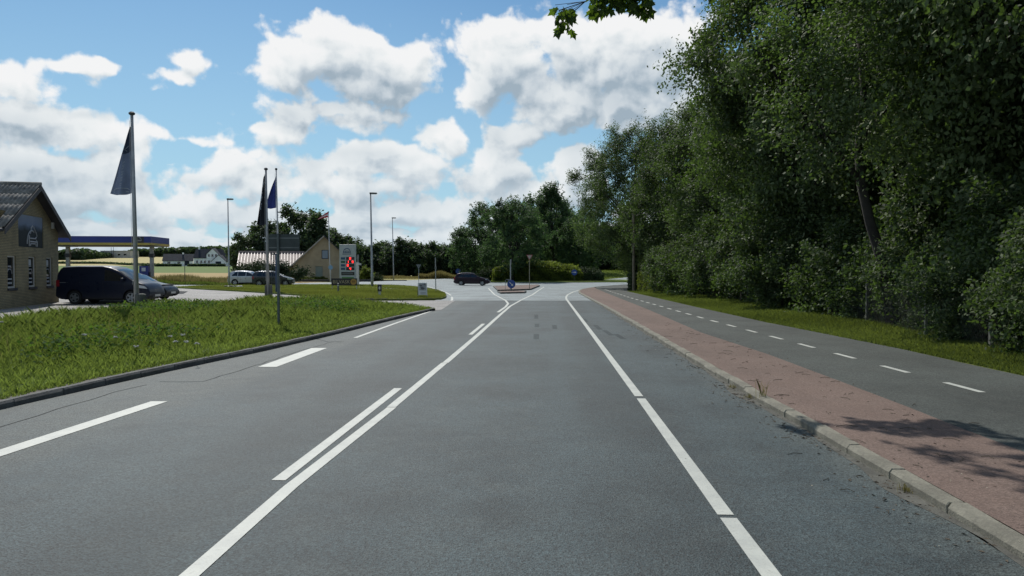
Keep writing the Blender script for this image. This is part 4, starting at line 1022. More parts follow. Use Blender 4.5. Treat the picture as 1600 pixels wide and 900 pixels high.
# ---------------- pole by the hedge on the right, posts by the island, field posts
tp_ = thing('wooden_pole', 'brown wooden pole at the corner hedge beside the cycle path', 'pole', Bp(990.5, 455.5, 65, .08)); mb = MB(); mb.tube([(0, 0, 0), (-.05, 0, 6.5)], [.12, .085], 10); mb.build('pole', mat('pole_wood', (.15, .13, .09), .85, .3, 3, .5, 20), tp_)
for px, dd_ in ((885, 0), (891, .5), (898, 1)):
    t_ = thing('pale_post', 'short pale post behind the hedge, %s of three' % ({885: 'leftmost', 891: 'middle one', 898: 'rightmost'}[px]), 'post', Bp(px, 430, 150 + dd_, .0), 0, 'pale posts beyond the island'); mb = MB(); mb.box(-.2, .2, -.15, .15, 0, 3.0 if px < 895 else 2.8); mb.build('post', M_concrete, t_, bevel=.03)
t_ = thing('field_pole', 'thin dark pole at the edge of the dry field', 'pole', Bp(289, 445, 84, .3)); mb = MB(); mb.tube([(0, 0, 0), (0, 0, 2.9)], .035, 6); mb.build('pole', M_darkmet, t_)
# painted stones at the lawn corner
M_stw = mat('white_stone', (.55, .54, .50), .8, .15, 5); M_std = mat('dark_stone', (.05, .05, .05), .8, .3, 5)
for k in range(7):
    px = 353 + k * 3.9; b_ = Bp(px, 452, 68 + .4 * math.sin(k * 2), .32); rr = random.Random(k)
    mb = MB(); s_ = .13 + .04 * rr.random()
    bm = bmesh.new(); bmesh.ops.create_icosphere(bm, subdivisions=2, radius=1)
    for v in bm.verts: v.co = Vector((v.co.x * s_ * 1.15, v.co.y * s_, v.co.z * s_ * .9)) * (1 + .12 * math.sin(v.co.x * 5 + k) * math.cos(v.co.y * 4 - k))
    me = bpy.data.meshes.new('stone'); bm.to_mesh(me); bm.free(); me.materials.append(M_stw if k in (1, 3, 5, 6) else M_std)
    o = link(bpy.data.objects.new('boulder', me)); o.location = b_ + Vector((0, 0, s_ * .5))
    tag(o, ('white' if k in (1, 3, 5, 6) else 'dark') + ' rounded stone at the lawn corner, ' + ['leftmost', 'second', 'third', 'fourth', 'fifth', 'sixth', 'last'][k] + ' of the row from the left', 'stone', 'stones at the lawn corner')

# ================================================================ VEHICLES
def paint(name, c, rough=.3, metal=.0):
    m = bpy.data.materials.new(name); m.use_nodes = True; b = m.node_tree.nodes['Principled BSDF']; t = NT(m.node_tree)
    co = t.node('ShaderNodeTexCoord').outputs['Object']
    t.put(b.inputs['Roughness'], t.mrange(t.noise(co, 3, 5, .6), .3, .7, rough * .8, rough * 1.5))
    s = t.n.new('ShaderNodeSeparateXYZ'); t.put(s.inputs[0], co)
    dirt = t.m('MULTIPLY', t.mrange(s.outputs[2], .2, .6, .45, 0), t.noise(co, 9, 4))
    t.l.new(t.mix(dirt, c, (.12, .11, .10)), b.inputs['Base Color'])
    b.inputs['Metallic'].default_value = metal; b.inputs['Coat Weight'].default_value = 0.1 if max(c) < .03 else .25; b.inputs['Specular IOR Level'].default_value = .22 if max(c) < .03 else .4; b.inputs['Coat Roughness'].default_value = .06; return m
M_tyre = mat('tyre_rubber', (.018, .018, .018), .85); M_rim = mat('wheel_alloy', (.32, .33, .34), .35, metal=.7)
M_cglass = mat('car_glass', (.010, .013, .016), .05, spec=.9); M_trim = mat('black_trim', (.015, .015, .016), .55)
M_hl = mat('headlight_glass', (.55, .58, .60), .12, spec=.8); M_tl = mat('tail_light', (.28, .015, .02), .2); M_plate = mat('number_plate', (.55, .55, .52), .5)
def car(name, label, cat, loc, rz, S, body_m, group=None):
    t_ = thing(name, label, cat, loc, rz, group)
    L_, W_, prof, belt, sill, wr, xf, xr = S['L'], S['W'], S['prof'], S['belt'], S['sill'], S['wr'], S['xf'], S['xr']
    px = [p[0] for p in prof]; pz_ = [p[1] for p in prof]
    top = lambda x: float(np.interp(x, px, pz_))
    def bot(x):
        b = sill + .16 * max(0, (abs(x) - L_ / 2 + .35) / .35) ** 2
        for xw in (xf, xr):
            d = abs(x - xw); Rr = wr + .06
            if d < Rr: b = max(b, wr + math.sqrt(Rr * Rr - d * d))
        return min(b, top(x) - .12)
    def hw(x, z):
        e = max(0, (abs(x) - L_ * .34) / (L_ * .16)); w = W_ / 2 * (1 - (.13 if x > 0 else S.get('rt', .07)) * e ** 2.2)
        w -= S.get('tumble', .24) * max(0, z - belt) ** 1.15
        w -= .05 * max(0, (.45 - z) / .3) ** 2
        return w - .012 * math.sin((z - sill) * 7)
    rr = S.get('rr', .07)
    xs = sorted(set([round(float(x), 3) for x in np.concatenate([np.linspace(-L_ / 2, L_ / 2, 70)] + [xw + (wr + .06) * np.cos(np.linspace(0, PI, 15)) for xw in (xf, xr)])]))
    NR, NA, NT_ = 9, 4, 5
    verts = []; rings = []
    for x in xs:
        b, tz = bot(x), top(x); r = min(rr, (tz - b) * .45); half = []
        for k in range(NR): z = b + (tz - r - b) * k / (NR - 1); half.append((hw(x, z), z))
        w0 = hw(x, tz - r)
        for k in range(1, NA + 1): a = PI / 2 * k / NA; half.append((w0 - r * (1 - math.cos(a)), tz - r + r * math.sin(a)))
        wt_ = half[-1][0]
        for k in range(1, NT_): y_ = wt_ * (1 - k / NT_); half.append((y_, tz + .035 * (1 - (y_ / wt_) ** 2)))
        full = half + [(0, tz + .035)] + [(-y_, z) for y_, z in reversed(half)]
        rings.append(len(verts)); verts += [(x, y_, z) for y_, z in full]
    N = len(full); mb = MB(); fs = []
    for i in range(len(xs) - 1): fs += [(rings[i] + k, rings[i] + k + 1, rings[i + 1] + k + 1, rings[i + 1] + k) for k in range(N - 1)]
    fs += [tuple(range(N)), tuple(range(rings[-1], rings[-1] + N))]
    mb.add(verts, fs); body = mb.build('body', body_m, t_, smooth=True)
    md = body.modifiers.new('edge', 'EDGE_SPLIT'); md.split_angle = R(42)
    ub = MB(); ub.box(-L_ / 2 + .3, L_ / 2 - .3, -W_ / 2 + .22, W_ / 2 - .22, sill - .02, belt - .1); ub.build('underbody', M_trim, t_)
    def side_patch(name, x0, x1, lo, hi, m, par=None, off=.007, nx_=12, nz_=5, sides=(1, -1)):
        o = None
        for sd in sides:
            q = MB(); vs = []
            for i in range(nx_ + 1):
                x = x0 + (x1 - x0) * i / nx_; a, b_ = lo(x), max(lo(x), hi(x))
                for j in range(nz_ + 1): z = a + (b_ - a) * j / nz_; vs.append((x, sd * (hw(x, z) + off), z))
            q.add(vs, [(i * (nz_ + 1) + j, (i + 1) * (nz_ + 1) + j, (i + 1) * (nz_ + 1) + j + 1, i * (nz_ + 1) + j + 1) for i in range(nx_) for j in range(nz_)])
            o = q.build(name, m, par or body, smooth=True)
        return o
    def top_patch(name, x0, x1, ins, m, off=.008, nx_=8):
        q = MB(); vs = []; ny_ = 8
        for i in range(nx_ + 1):
            x = x0 + (x1 - x0) * i / nx_; tz = top(x); sl_ = (top(x + .01) - top(x - .01)) / .02; nrm = Vector((-sl_, 0, 1)).normalized()
            w = hw(x, tz - rr) - rr * .5 - ins
            for j in range(ny_ + 1):
                y_ = w * (1 - 2 * j / ny_); vs.append((x + nrm.x * off, y_, tz + .035 * (1 - (y_ / (w + ins)) ** 2) + nrm.z * off))
        q.add(vs, [(i * (ny_ + 1) + j, (i + 1) * (ny_ + 1) + j, (i + 1) * (ny_ + 1) + j + 1, i * (ny_ + 1) + j + 1) for i in range(nx_) for j in range(ny_)])
        return q.build(name, m, body, smooth=True)
    for (x0, x1, f) in S['windows']:
        side_patch('side_window', x0, x1, lambda x: belt + .03, lambda x, f=f: min(top(x) - rr - .035, belt + f(x)), M_cglass)
    top_patch('windscreen', *S['ws'], .06, M_cglass); top_patch('rear_window', *S['rw'], .10, M_cglass)
    for x in S['seams']: side_patch('door_seam', x - .006, x + .006, lambda x: bot(x) + .03, lambda x: min(top(x) - rr - .05, belt + .02), M_trim, off=.004, nx_=1, nz_=8)
    for x in S['handles']: 
        for sd in (1, -1): MB().box(x - .09, x + .09, min(sd * (hw(x, belt - .1) + .002), sd * (hw(x, belt - .1) + .035)), max(sd * (hw(x, belt - .1) + .002), sd * (hw(x, belt - .1) + .035)), belt - .13, belt - .095).build('door_handle', S.get('hm', body_m), body)
    side_patch('sill_trim', xr + wr + .1, xf - wr - .1, lambda x: bot(x) + .0, lambda x: bot(x) + .09, M_trim, off=.006)
    hz_ = S['hz']
    side_patch('headlight', L_ / 2 - .48, L_ / 2 - .08, lambda x: hz_ + .02 + .1 * (L_ / 2 - .08 - x) , lambda x: min(top(x) - .03, hz_ + .13 + .18 * (L_ / 2 - .08 - x)), M_hl, off=.012, nx_=6, nz_=3)
    side_patch('tail_light', -L_ / 2 + .03, -L_ / 2 + .20, lambda x: S['tz'][0], lambda x: S['tz'][1], M_tl, off=.01, nx_=3, nz_=3)
    q = MB(); q.box(L_ / 2 - .02, L_ / 2 + .008, -.5, .5, .32, .46); q.build('grille', M_trim, body); MB().box(L_ / 2 + .009, L_ / 2 + .02, -.26, .26, .36, .46).build('number_plate', M_plate, body)
    MB().box(-L_ / 2 - .02, -L_ / 2 - .003, -.26, .26, .5, .62).build('number_plate', M_plate, body)
    mx = S['mx']
    for sd in (1, -1):
        yb = hw(mx, belt + .05); q = MB(); q.box(mx - .08, mx + .05, min(sd * yb, sd * (yb + .2)), max(sd * yb, sd * (yb + .2)), belt + .02, belt + .17); q.build('mirror', body_m, body, bevel=.03)
    for xw in (xf, xr):
        for sd in (1, -1):
            yc = sd * (W_ / 2 - .12); Mw = Matrix.Translation((xw, yc, wr)) @ Matrix.Rotation(R(-90) * sd, 4, 'X')
            q = MB(); q.lathe([(wr * .62, -.1), (wr * .93, -.1), (wr, -.06), (wr, .06), (wr * .93, .1), (wr * .68, .1), (wr * .62, .07)], 28, Mw); w_ = q.build('wheel', M_tyre, t_, smooth=False)
            q = MB(); q.lathe([(wr * .67, .085), (wr * .67, .108), (wr * .60, .106), (wr * .58, .07)], 24, Mw, caps=False)
            for k in range(S.get('spokes', 5)):
                a = 2 * PI * k / S.get('spokes', 5); d = Vector((math.cos(a), math.sin(a), 0)); p_ = Vector((-d.y, d.x, 0))
                vs = [Mw @ (d * wr * .1 + p_ * .05 + Vector((0, 0, z_))) for z_ in (.075, .10)] + [Mw @ (d * wr * .1 - p_ * .05 + Vector((0, 0, z_))) for z_ in (.075, .10)] + [Mw @ (d * wr * .62 + p_ * .035 + Vector((0, 0, z_))) for z_ in (.075, .10)] + [Mw @ (d * wr * .62 - p_ * .035 + Vector((0, 0, z_))) for z_ in (.075, .10)]
                q.add(vs, [(1, 3, 7, 5), (0, 1, 5, 4), (2, 6, 7, 3)])
            q.lathe([(wr * .16, .07), (wr * .16, .11), (.01, .115)], 10, Mw); q.build('rim', M_rim, w_)
    return t_
HATCH = dict(L=4.1, W=1.74, prof=[(-2.05, .62), (-2.03, .88), (-1.98, 1.0), (-1.86, 1.22), (-1.66, 1.42), (-1.3, 1.485), (-.6, 1.51), (.0, 1.47), (.35, 1.36), (1.02, .98), (1.3, .90), (1.75, .80), (1.96, .68), (2.05, .52)],
             belt=.95, sill=.22, wr=.31, xf=1.27, xr=-1.26, windows=[(-1.55, -.98, lambda x: .12 + (x + 1.55) * .9), (-.92, -.12, lambda x: .46), (-.05, .88, lambda x: .46)], ws=(.36, 1.0), rw=(-1.97, -1.68),
             seams=[-1.0, -.08, .93], handles=[-.85, .05], hz=.62, tz=(.72, .98), mx=.78)
VAN = dict(L=4.42, W=1.8, prof=[(-2.21, .62), (-2.20, 1.0), (-2.17, 1.35), (-2.06, 1.66), (-1.9, 1.765), (-1.2, 1.80), (.0, 1.80), (.35, 1.74), (.75, 1.58), (1.40, 1.16), (1.55, 1.09), (1.95, .95), (2.12, .80), (2.21, .56)],
           belt=1.08, sill=.24, wr=.325, xf=1.38, xr=-1.32, rr=.1, rt=.03, tumble=.16, windows=[(.12, 1.12, lambda x: .56)], ws=(.62, 1.40), rw=(-2.19, -2.12),
           seams=[-.95, .06, 1.1], handles=[-.05, .22], hz=.72, tz=(.85, 1.15), mx=1.05)
WAGON = dict(L=4.5, W=1.78, prof=[(-2.25, .62), (-2.23, .9), (-2.12, 1.12), (-1.85, 1.36), (-1.4, 1.45), (-.5, 1.50), (.0, 1.46), (.4, 1.34), (1.05, .98), (1.35, .90), (1.9, .79), (2.14, .66), (2.25, .5)],
             belt=.95, sill=.2, wr=.32, xf=1.38, xr=-1.3, windows=[(-1.75, -1.05, lambda x: .1 + (x + 1.75) * .8), (-1.0, -.15, lambda x: .45), (-.08, .92, lambda x: .45)], ws=(.42, 1.04), rw=(-2.2, -1.9),
             seams=[-1.05, -.12, .95], handles=[-.95, 0], hz=.6, tz=(.7, .95), mx=.8)
Zf = .30
van = car('van', 'dark navy panel van parked beside the brick shop', 'van', (-19.3, 37.05, Zf), R(-1), VAN, paint('navy_paint', (.009, .013, .028)))
b_ = [c for c in van.children if c.name.startswith('body')][0]
for sd in (-1, 1): MB().box(-2.0, -1.02, min(sd * .885, sd * .905), max(sd * .885, sd * .905), 1.02, 1.045).build('slide_rail', M_rim, b_)
car('parked_car', 'dark grey car squeezed between the navy van and the black car', 'car', (-20.3, 39.1, Zf), R(-1), dict(HATCH, L=4.1), paint('charcoal_paint', (.018, .02, .025)), 'cars parked beside the shop')
car('parked_car', 'black car parked beyond the van with its nose towards the petrol canopy', 'car', (-20.55, 41.5, Zf), R(-1), WAGON, paint('black_paint', (.006, .006, .007)), 'cars parked beside the shop')
car('parked_car', 'silver hatchback parked in front of the junipers by the red ribbed roof', 'car', (Bp(390.5, 447, 80.5, .3).x, 80.5, .29), R(-2), dict(HATCH), paint('silver_paint', (.42, .44, .47), .3, .4), 'cars parked by the tan house')
car('parked_car', 'grey hatchback with red tail light parked behind the blue banner stand', 'car', (Bp(428, 447, 76.5, .3).x, 76.5, .29), R(6), dict(HATCH, L=3.9), paint('grey_paint', (.05, .055, .065), .25, .5), 'cars parked by the tan house')
car('moving_car', 'dark purple hatchback driving round the roundabout', 'car', (P(738, 446, 92).x, 92, .035), R(-4), dict(HATCH, L=4.3), paint('aubergine_paint', (.028, .017, .026), .3, .4))
fv = car('van', 'pale blue van mostly hidden behind the right end of the island hedge', 'van', (P(909, 430, 152).x, 152, .0), R(-60), VAN, paint('pale_blue_paint', (.30, .40, .52), .35, .2))

# ================================================================ TREES AND PLANTS
M_bark = mat('bark', (.026, .023, .018), .95, .35, 4, .8, 12)
M_leafR = leaf_mat('leaf_wood', (.028, .048, .020), (.135, .175, .080), .28, (.15, .26, .04))
M_leafB = leaf_mat('leaf_mid', (.028, .052, .026), (.075, .12, .052), .38, (.12, .23, .06))
M_leafF = leaf_mat('leaf_far', (.026, .045, .028), (.065, .10, .050), .35, (.11, .19, .05))
M_hedge = leaf_mat('leaf_hedge', (.040, .060, .014), (.13, .17, .03), .42, (.26, .34, .04))
M_jun = leaf_mat('leaf_juniper', (.022, .040, .018), (.055, .085, .035), .15, (.06, .10, .02), rough=.8)
def sprays(rng, centers, crad, n_spray, n_leaf, leaf, cen, spread=.16, up=.25, aspect=.58, out=.8, droop=.0, flat=.5):
    """leafy shoots growing out of the clump centres -> leaf quads + tint"""
    C = len(centers); N = C * n_spray
    c = np.repeat(centers, n_spray, 0); cr = np.repeat(crad, n_spray)
    o = c - cen; o /= np.linalg.norm(o, axis=1, keepdims=True) + 1e-6
    d = rng.normal(size=(N, 3)) + o * out + np.array([0, 0, up]); d /= np.linalg.norm(d, axis=1, keepdims=True)
    ln = cr * rng.uniform(.55, 1.35, N)
    t = rng.uniform(.12, 1, (N, n_leaf)) ** .75
    p = c[:, None, :] + d[:, None, :] * (t * ln[:, None])[..., None]
    p[..., 2] -= droop * (t ** 2) * ln[:, None]
    p += rng.normal(size=p.shape) * (spread * (1.15 - .6 * t))[..., None]
    ct = rng.uniform(.05, .9, C); tint = np.repeat(ct, n_spray * n_leaf) + rng.normal(size=N * n_leaf) * .26
    P_ = p.reshape(-1, 3); M_ = len(P_)
    nr = rng.normal(size=(M_, 3)); nr /= np.linalg.norm(nr, axis=1, keepdims=True)
    nr = nr * (1 - flat) + np.repeat(o, n_leaf, 0) * flat * .6 + np.array([0, 0, flat * .7]); nr /= np.linalg.norm(nr, axis=1, keepdims=True)
    a = np.cross(nr, rng.normal(size=(M_, 3))); a /= np.linalg.norm(a, axis=1, keepdims=True); b = np.cross(nr, a)
    L_ = leaf * rng.uniform(.65, 1.3, M_)[:, None]
    V = np.stack([P_ - a * L_ * .5, P_ + b * L_ * aspect * .5 - a * L_ * .05, P_ + a * L_ * .5, P_ - b * L_ * aspect * .5 - a * L_ * .05], 1).reshape(-1, 3)
    return V, np.clip(tint, 0, 1)
def crown_points(rng, n, r, z0, z1, shape='round', rmin=.45):
    pts = []
    while len(pts) < n:
        v = rng.normal(size=3); v /= np.linalg.norm(v); q = rng.uniform(rmin, 1) ** .6
        x, y, z = v * q; zz = (z + 1) / 2
        if shape == 'cone': k = max(.12, (1.08 - zz) ** .75) * 1.15
        elif shape == 'wall': k = 1.0 if zz < .6 else math.sqrt(max(.05, 1 - ((zz - .6) / .45) ** 2)); k = max(k, .2); x /= max(.35, math.hypot(x, y) / .9 if math.hypot(x, y) > .2 else 1); y /= 1
        else: k = 1
        pts.append((x * r * k, y * r * k, z0 + (z1 - z0) * zz))
    P_ = np.array(pts)
    P_[:, :2] *= 1 + .18 * np.sin(P_[:, 2:3] * 1.1 + np.arctan2(P_[:, 1:2], P_[:, 0:1]) * 3)
    return P_
def make_tree(seed, h, r, base, n_cl, n_spray, n_leaf, leaf, lm, shape='round', trunk_r=.25, lean=(0, 0), limbs=10, clump=.24, out=.8, up=.25, spread=.16, stems=1):
    rng = np.random.default_rng(seed)
    cen = np.array([0, 0, (base + h) / 2]); pts = crown_points(rng, n_cl, r * .82, base + r * .1, h - r * clump * .8, shape)
    cr = rng.uniform(.75, 1.3, n_cl) * r * clump * (1.0 if n_cl < 200 else .8)
    V, ti = sprays(rng, pts, cr, n_spray, n_leaf, leaf, cen, spread, up, out=out)
    V[:, 0] += lean[0] * V[:, 2] / h; V[:, 1] += lean[1] * V[:, 2] / h
    V = V[: (len(V) // 4) * 4]; ok = V.reshape(-1, 4, 3)[:, :, 2].min(1) > .03; V = V.reshape(-1, 4, 3)[ok].reshape(-1, 3); ti = ti[ok]
    crown = quads_mesh('crown', V, ti, lm, False)
    mb = MB(); n = 7; 
    for s_ in range(stems):
        ox = 0 if stems == 1 else .5 * math.cos(s_ * 2.4); oy = 0 if stems == 1 else .5 * math.sin(s_ * 2.4)
        tp = [(ox + lean[0] * (z / h) + .12 * math.sin(z * .8 + seed), oy + lean[1] * (z / h) + .12 * math.cos(z * .7 + seed), z) for z in np.linspace(-.1, h * .86, n)]
        mb.tube(tp, [trunk_r * (1.25 if i == 0 else 1) * (1 - .85 * i / (n - 1)) for i in range(n)], 9)
    for i in range(limbs):
        q = pts[rng.integers(len(pts))]; z0 = max(base * .7, q[2] * rng.uniform(.45, .7)); f = z0 / h
        a = np.array([lean[0] * f, lean[1] * f, z0]); e = q + np.array([lean[0], lean[1], 0]) * q[2] / h; m_ = (a + e) / 2 + rng.normal(size=3) * .2 + np.array([0, 0, .3])
        mb.tube([tuple(a), tuple(m_), tuple(e)], [trunk_r * .4, trunk_r * .25, trunk_r * .07], 6)
    o = mb.build('trunk', M_bark, None, smooth=True); tr = o.data; bpy.data.objects.remove(o)
    return crown, tr
def place_tree(name, meshes, loc, rz, sc, label, group=None, cat='tree'):
    t_ = thing(name, label, cat, loc, rz, group); t_.scale = sc if hasattr(sc, '__len__') else (sc, sc, sc)
    for nm, me in (('crown', meshes[0]), ('trunk', meshes[1])): link(bpy.data.objects.new(nm, me), t_)
    return t_
LS = 1.0
T_big = [make_tree(11, 17, 6.6, 1.2, 210, 29, 19, .165, M_leafR, trunk_r=.34, spread=.20, limbs=16, clump=.22),
         make_tree(12, 18, 6.4, 1.2, 210, 29, 19, .165, M_leafR, trunk_r=.36, spread=.20, limbs=16, clump=.22),
         make_tree(13, 14, 5.8, .3, 190, 29, 19, .16, M_leafR, trunk_r=.30, spread=.20, limbs=12, clump=.23)]
T_bush = [make_tree(21, 4.2, 2.6, .0, 60, 20, 15, .13, M_leafR, trunk_r=.06, spread=.13, limbs=8, clump=.28, stems=3),
          make_tree(22, 3.2, 2.1, .0, 46, 20, 15, .12, M_leafR, trunk_r=.05, spread=.12, limbs=8, clump=.30, stems=3)]
# --- wood along the right side: (x, y, variant, scale, height factor, label)
wood = [(12.3, 77, 0, 1.02, .98, 'tall leafy tree whose crown overhangs the bend of the cycle path'),
        (15.5, 66, 2, 1.1, 1.04, 'broad tree behind the clipped hedge by the wooden pole'),
        (16.2, 55, 1, 1.0, .86, 'dense tree with foliage to the ground, past the hedge'),
        (17.0, 45, 0, 1.05, .92, 'dense dark tree midway along the cycle path'),
        (14.4, 36.5, 1, 1.08, 1.12, 'tallest tree, its crown edge standing out against the big cloud'),
        (18.2, 30, 0, 1.15, 1.18, 'very tall dark tree filling the upper right behind the leaning trunk'),
        (16.6, 22.5, 2, 1.1, 1.3, 'dark tree directly behind the chain link fence'),
        (17.5, 15.5, 1, 1.05, 1.1, 'dark tree at the right edge of the photo')]
for i, (x, y, v, s_, hf, lb) in enumerate(wood):
    place_tree('wood_tree', T_big[v], (x, y, .08), i * 1.9 + .4, (s_, s_, s_ * hf), lb, 'trees of the wood beside the cycle path')
back = [(25, 84, 2, 1.1), (24, 70, 0, 1.1), (25, 58, 1, 1.15), (26, 47, 2, 1.3), (27, 37, 0, 1.25), (29, 27, 1, 1.3), (27, 18, 2, 1.4), (24, 95, 1, 1.0)]
for i, (x, y, v, s_) in enumerate(back):
    place_tree('wood_tree', T_big[v], (x, y, .08), i * 2.3, (s_, s_, s_ * (1.25 if v == 2 else 1.0)), 'tree deeper in the wood, seen only through gaps between the front trees', 'back row of the wood')
bl = ['leafy bush next to the clipped hedge', 'bush with low dark twigs past the hedge', 'bush spilling onto the dry verge midway along the path', 'round bush at the verge, well before the fence', 'tall bush at the far end of the fence', 'bush between the first fence posts', 'bush growing through the chain link', 'leafy bush in front of the fence', 'bush beside the nearest fence post', 'bush at the right edge of the photo', 'bush just behind the leaning trunk', 'bush behind the second fence bay', 'bush behind the nearest fence bay', 'tall bush in the gap behind the leaning trunk']
bsp = [(12.2, 58, 0, 1.05), (12.6, 52.5, 1, 1.35), (12.9, 46.5, 0, 1.15), (12.9, 40.5, 1, 1.4), (12.5, 34.5, 0, 1.1), (13.0, 29.8, 1, 1.25), (12.9, 23.6, 0, .8), (11.3, 19.0, 1, .68), (11.5, 15.6, 0, .78), (13.3, 13.6, 0, 1.0), (12.7, 26.6, 1, .85), (12.6, 21.6, 1, .9), (13.4, 18.6, 0, 1.1), (14.2, 24.6, 0, 1.3)]
for i, ((x, y, v, s_), lb) in enumerate(zip(bsp, bl)):
    place_tree('woodland_bush', T_bush[v], (x, y, .08), i * 1.3, s_, lb, 'bushes at the foot of the wood', 'bush')
for i, (y, x) in enumerate(zip(np.arange(12, 92, 4.2), 14.9 + .9 * np.sin(np.arange(30) * 2.1))):
    place_tree('woodland_bush', T_bush[i % 2], (x + 1.2, y, .08), i * 2.7, (1.25, 1.25, 1.35), 'dark bush in the shade behind the verge bushes', 'second row of bushes in the wood', 'bush')
# leaning trunk behind the fence
mb = MB(); b0 = Vector((11.95, 24.0, .05))
pts_ = [b0, P(1383, 420, 24.0), P(1360, 350, 24.1), P(1345, 285, 24.3), P(1341, 230, 24.6), P(1350, 150, 25), P(1340, 60, 25.4)]
lt = thing('leaning_tree', 'bare dark leaning trunk rising from behind the chain link fence', 'tree', b0)
mb.tube([tuple(p - b0) for p in pts_], [.22, .18, .155, .14, .12, .10, .06], 10)
q1 = P(1372, 385, 24.0) - b0
mb.tube([tuple(pts_[3] - b0), tuple(P(1290, 210, 24.6) - b0), tuple(P(1270, 130, 25) - b0)], [.1, .06, .03], 7); mb.tube([tuple(pts_[4] - b0), tuple(P(1400, 150, 24.6) - b0)], [.09, .03], 7)
mb.build('trunk', M_bark, lt, smooth=True)
rng = np.random.default_rng(5)
cc = np.array([tuple(P(a, b_, d_) - b0) for a, b_, d_ in ((1290, 120, 24.5), (1340, 40, 24.5), (1400, 120, 24.5), (1240, 60, 25), (1320, -40, 25), (1420, 20, 25), (1340, 190, 23.6), (1300, 230, 23.8), (1390, 230, 23.8), (1340, 120, 23.6), (1430, 200, 24), (1250, 180, 24.4))])
V, ti = sprays(rng, cc, np.full(len(cc), 1.5), 60, 18, .15, np.array([0, 0, 6.]), .22)
quads_mesh('crown', V, ti, M_leafR, lt)
# --- maple on the right whose limb hangs over the road at the top of the photo
mp = thing('overhanging_tree', 'tree outside the right edge whose leafy limb hangs into the top of the sky', 'tree', (13.0, 12.5, .08))
B0 = Vector((13.0, 12.5, .08)); mb = MB(); mb.tube([(0, 0, -.1), (-.2, .1, 4), (-.5, .3, 8), (-.4, .2, 12)], [.34, .28, .2, .08], 10)
limb = [Vector((12.6, 12.7, 6.5)), Vector((10, 13.4, 9.2)), Vector((6.5, 14.2, 9.6)), P(1040, -70, 14.8), P(985, -22, 15), P(935, -12, 15), P(915, 2, 15), P(897, 18, 15)]
mb.tube([tuple(p - B0) for p in limb], [.18, .13, .08, .035, .02, .012, .008, .005], 7); mb.build('trunk', M_bark, mp, smooth=True)
cc = np.array([[-1.5, .5, 9.5], [0, 1, 11], [1.5, -1, 10.5], [.5, 1.5, 13], [-1, -1.5, 12], [2.5, 1, 9], [-3.2, 1.2, 10.4], [0, -2.5, 9.5]])
V, ti = sprays(np.random.default_rng(6), cc, np.full(len(cc), 2.3), 60, 16, .2, np.array([0, 0, 8.]), .25); quads_mesh('crown', V, ti, M_leafR, mp)
# boughs that throw the broken shade onto the pavement near the camera
def leaf_shape(k):
    pts = []; lobes = [(0, 1.0), (38, .55), (62, .80), (100, .42), (128, .55), (160, .25)]
    half = []
    for a, r_ in lobes: half.append((r_ * math.sin(R(a)), r_ * math.cos(R(a)) + .25))
    pts = half + [(-x, y) for x, y in reversed(half[1:])]
    me = bpy.data.meshes.new('leaf'); bend = .18 + .1 * k
    vs = [(0, .2, 0)] + [(x * .5, y * .5, -abs(x) * bend * .5 - max(0, y) ** 2 * .12) for x, y in pts]
    me.from_pydata(vs, [], [(0, i + 1, (i + 1) % len(pts) + 1) for i in range(len(pts))])
    me.materials.append(M_leafM); return me
M_leafM = mat('maple_leaf', (.035, .06, .014), .6, spec=.25)
_t = NT(M_leafM.node_tree); _b = _t.n['Principled BSDF']; _tr = _t.node('ShaderNodeBsdfTranslucent'); _tr.inputs[0].default_value = (.12, .21, .015, 1); _mx = _t.node('ShaderNodeMixShader'); _mx.inputs[0].default_value = .4
_t.l.new(_b.outputs[0], _mx.inputs[1]); _t.l.new(_tr.outputs[0], _mx.inputs[2]); _t.l.new(_mx.outputs[0], _t.n['Material Output'].inputs[0])
lms = [leaf_shape(k) for k in range(3)]
rr = random.Random(4)
spots_ = []
for k in range(44): spots_.append((rr.uniform(866, 896), rr.uniform(10, 44) if k > 6 else rr.uniform(46, 52), rr.uniform(14.8, 15.2)))
for k in range(290): 
    x = rr.uniform(922, 1018); spots_.append((x, rr.uniform(-35, 14 + 9 * math.sin((x - 900) / 14) + (8 if 935 < x < 975 else 0)), rr.uniform(14.6, 15.4)))
for k in range(10): spots_.append((rr.uniform(1090, 1112), rr.uniform(-20, 2), 15))
for (a, b_, d_) in spots_:
    o = link(bpy.data.objects.new('leaf', rr.choice(lms)), mp); o.location = P(a, b_, d_) - B0; s_ = rr.uniform(.20, .34); o.scale = (s_, s_, s_)
    o.rotation_euler = (R(-90 + rr.uniform(-45, 45)), R(rr.uniform(-30, 30)), R(rr.uniform(-180, 180)))
# twigs from limb to the leaf bunches
mb = MB()
for (a, b_, d_) in spots_[::4]: mb.tube([tuple(limb[4 if a > 920 else 6] - B0), tuple(P(a, b_ - 8, d_) - B0)], .005, 4)
mb.build('twig', M_bark, mp)
